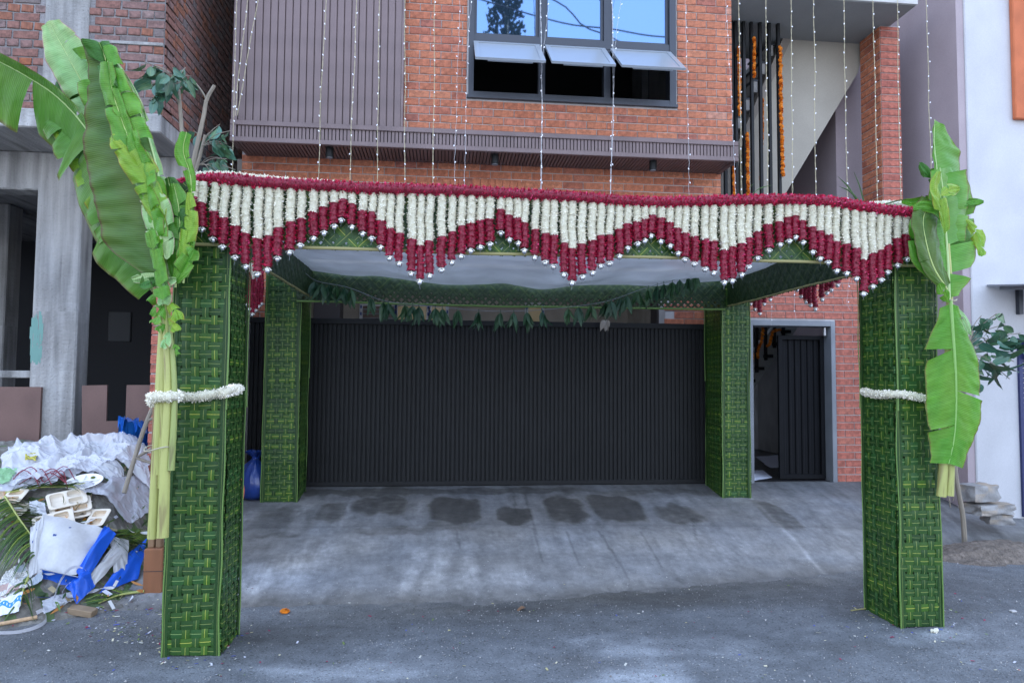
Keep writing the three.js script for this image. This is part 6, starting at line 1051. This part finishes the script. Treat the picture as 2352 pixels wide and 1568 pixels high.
// litter on the road: one marigold, dry leaf, petals, pebbles
{
  const f = onY(654, 1407, 0), m = mesh('marigold', marigoldG, petalM); m.position.copy(f).add(V(0, .014, 0)); m.scale.set(1.5, .9, 1.5); tag(m, 'single orange marigold blossom dropped on the road', 'flower');
  const l = onY(1208, 1399, 0), lm = mesh('dry_leaf', leafShape(.075, .04, .5, .3), std({ color: L(.16, .09, .05) })); lm.position.copy(l).add(V(0, .012, 0)); lm.rotation.set(-1.5, 0, 1.9); tag(lm, 'single curled brown leaf on the road in front of the ramp', 'leaf');
  const w = onY(2040, 1396, 0); 
  const st = onY(1975, 1402, 0), stm = mesh('stick', tube([V(-.07, .006, .01), V(.05, .01, -.01)], .005, 3, 6), ribDry); stm.position.copy(st); tag(stm, 'short pale stick at the foot of the right front pillar', 'stick');
  const wf = onY(2145, 1452, 0), wm = mesh('flower_scrap', petals(.05, s => V(s - .02, .012, .01 * Math.sin(s * 80)), .014, WHITE), petalM); wm.position.copy(wf); tag(wm, 'scrap of white garland on the road by the right front pillar', 'flower');
  const wr = onY(2328, 1405, 0), wrm = mesh('paper_scrap', box(-.02, 0, -.015, .02, .012, .015, .003), M.white); wrm.position.copy(wr); tag(wrm, 'small white scrap on the road at the right edge', 'scrap');
  const peb = [], pet = [], bits = [];
  for (let i = 0; i < 9000; i++) { const px = rr(0, 2352), py = rr(1290, 1568), dense = fbm(px * .004, py * .012, 3, 3) + (py < 1420 && px > 1050 ? .25 : 0); if (dense < rr(-.3, .35)) continue; const p = onG(px, py, ground); const s = rr(.0018, .0048) * (rnd() < .04 ? 2 : 1), q = new THREE.TetrahedronGeometry(s, 0).scale(1.2, .7, 1); q.applyMatrix4(M4(p.x, p.y + s * .35, p.z, rnd() * 6, rnd() * 6, 0)); const k = rr(.10, .42); peb.push(paint(q, L(k, k * .96, k * .92))); }
  tag(stuff('gravel', join(peb), std({ vertexColors: true, roughness: .9 })), 'loose grit scattered over the road', 'gravel');
  for (let i = 0; i < 560; i++) { const q0 = i > 420, px = i < 200 ? rr(190, 420) : q0 ? (i % 2 ? rr(360, 580) : rr(1960, 2200)) : rr(0, 2352), py = i < 200 ? rr(1360, 1480) : q0 ? (i % 2 ? rr(1450, 1540) : rr(1390, 1465)) : rr(1330, 1560), p = onG(px, py, hg), s = rr(.004, .012), q = new THREE.PlaneGeometry(s * rr(1, 3), s); q.applyMatrix4(M4(p.x, p.y + .004, p.z, -1.57 + rr(-.3, .3), 0, rnd() * 6)); const c = pick([[.5, .48, .42], [.55, .5, .35], [.3, .01, .06], [.14, .2, .05], [.45, .4, .2], [.5, .5, .55], [.08, .10, .35]]); pet.push(paint(q, L(...c))); }
  tag(stuff('petals', join(pet), std({ vertexColors: true, roughness: .8 })), 'fallen petals, leaf shreds and paper bits strewn on the road', 'litter');
  for (let i = 0; i < 240; i++) { const p = H(rr(0, 345), rr(1080, 1400), .03), q = pick([leafShape(rr(.05, .12), rr(.01, .03), .3, .3), new THREE.PlaneGeometry(rr(.02, .07), rr(.02, .05), 2, 2)]).clone(); q.applyMatrix4(M4(p.x, p.y, p.z, rr(-1.8, -.4), rnd() * 6, rnd() * 6)); const c = pick([[.05, .12, .03], [.10, .16, .04], [.55, .54, .52], [.6, .6, .64], [.35, .28, .16], [.5, .22, .06], [.04, .07, .02]]); bits.push(paint(q, L(...c))); }
  tag(stuff('scraps', join(bits), std({ vertexColors: true, roughness: .7 })), 'small leaf, paper and food scraps spread through the heap', 'litter');
}
// ---------------------------------------------------------------- across the street: what the window panes mirror
{
  const mir = (px, py, zv) => { const p = onZ(px, py, zv); p.z = -14.19 - zv; return p; };
  const b = mir(1160, 40, -23), t = thing('conifer', 'tall dark conifer across the street, mirrored in the left upper window pane', 'tree', [b.x, 0, b.z]);
  mesh('trunk', tube([V(0, 0, 0), V(.1, 8, 0), V(0, 18.5, 0)], .22, 20, 9, s => 1 - .85 * s), barkM, t);
  const g = []; for (let i = 0; i < 1500; i++) { const h = rr(0, 1), y = 11 + h * 7.6, r = (1 - h) * 1.15 * Math.sqrt(rnd()) + .08, a = rnd() * 6.28, q = leafShape(rr(.25, .5), rr(.08, .16), .3, .4, 3).clone(); q.applyMatrix4(M4(Math.cos(a) * r, y - r * .35, Math.sin(a) * r, 1.2 + rr(-.3, .5), -a + 1.57, 0)); g.push(q); } stuff('foliage', join(g), std({ color: L(.035, .065, .03) }), t);
  for (const [l, k] of [['overhead cable across the street, mirrored high in the middle window pane', [[1290, 10], [1340, 60], [1392, 80], [1470, 112]]], ['overhead cable across the street, mirrored in the right window pane', [[1250, 42], [1320, 58], [1400, 66], [1530, 85]]]]) { const P = k.map(([x, y]) => mir(x, y, -20)); P.unshift(P[0].clone().add(V(-8, 2, 0))); P.push(P[P.length - 1].clone().add(V(9, 1.2, 0))); const O = P[0].clone(), m = mesh('overhead_cable', tube(P.map(p => p.sub(O)), .022, 60, 6), M.black); m.position.copy(O); tag(m, l, 'cable'); }
}
renderer.render(scene, camera);
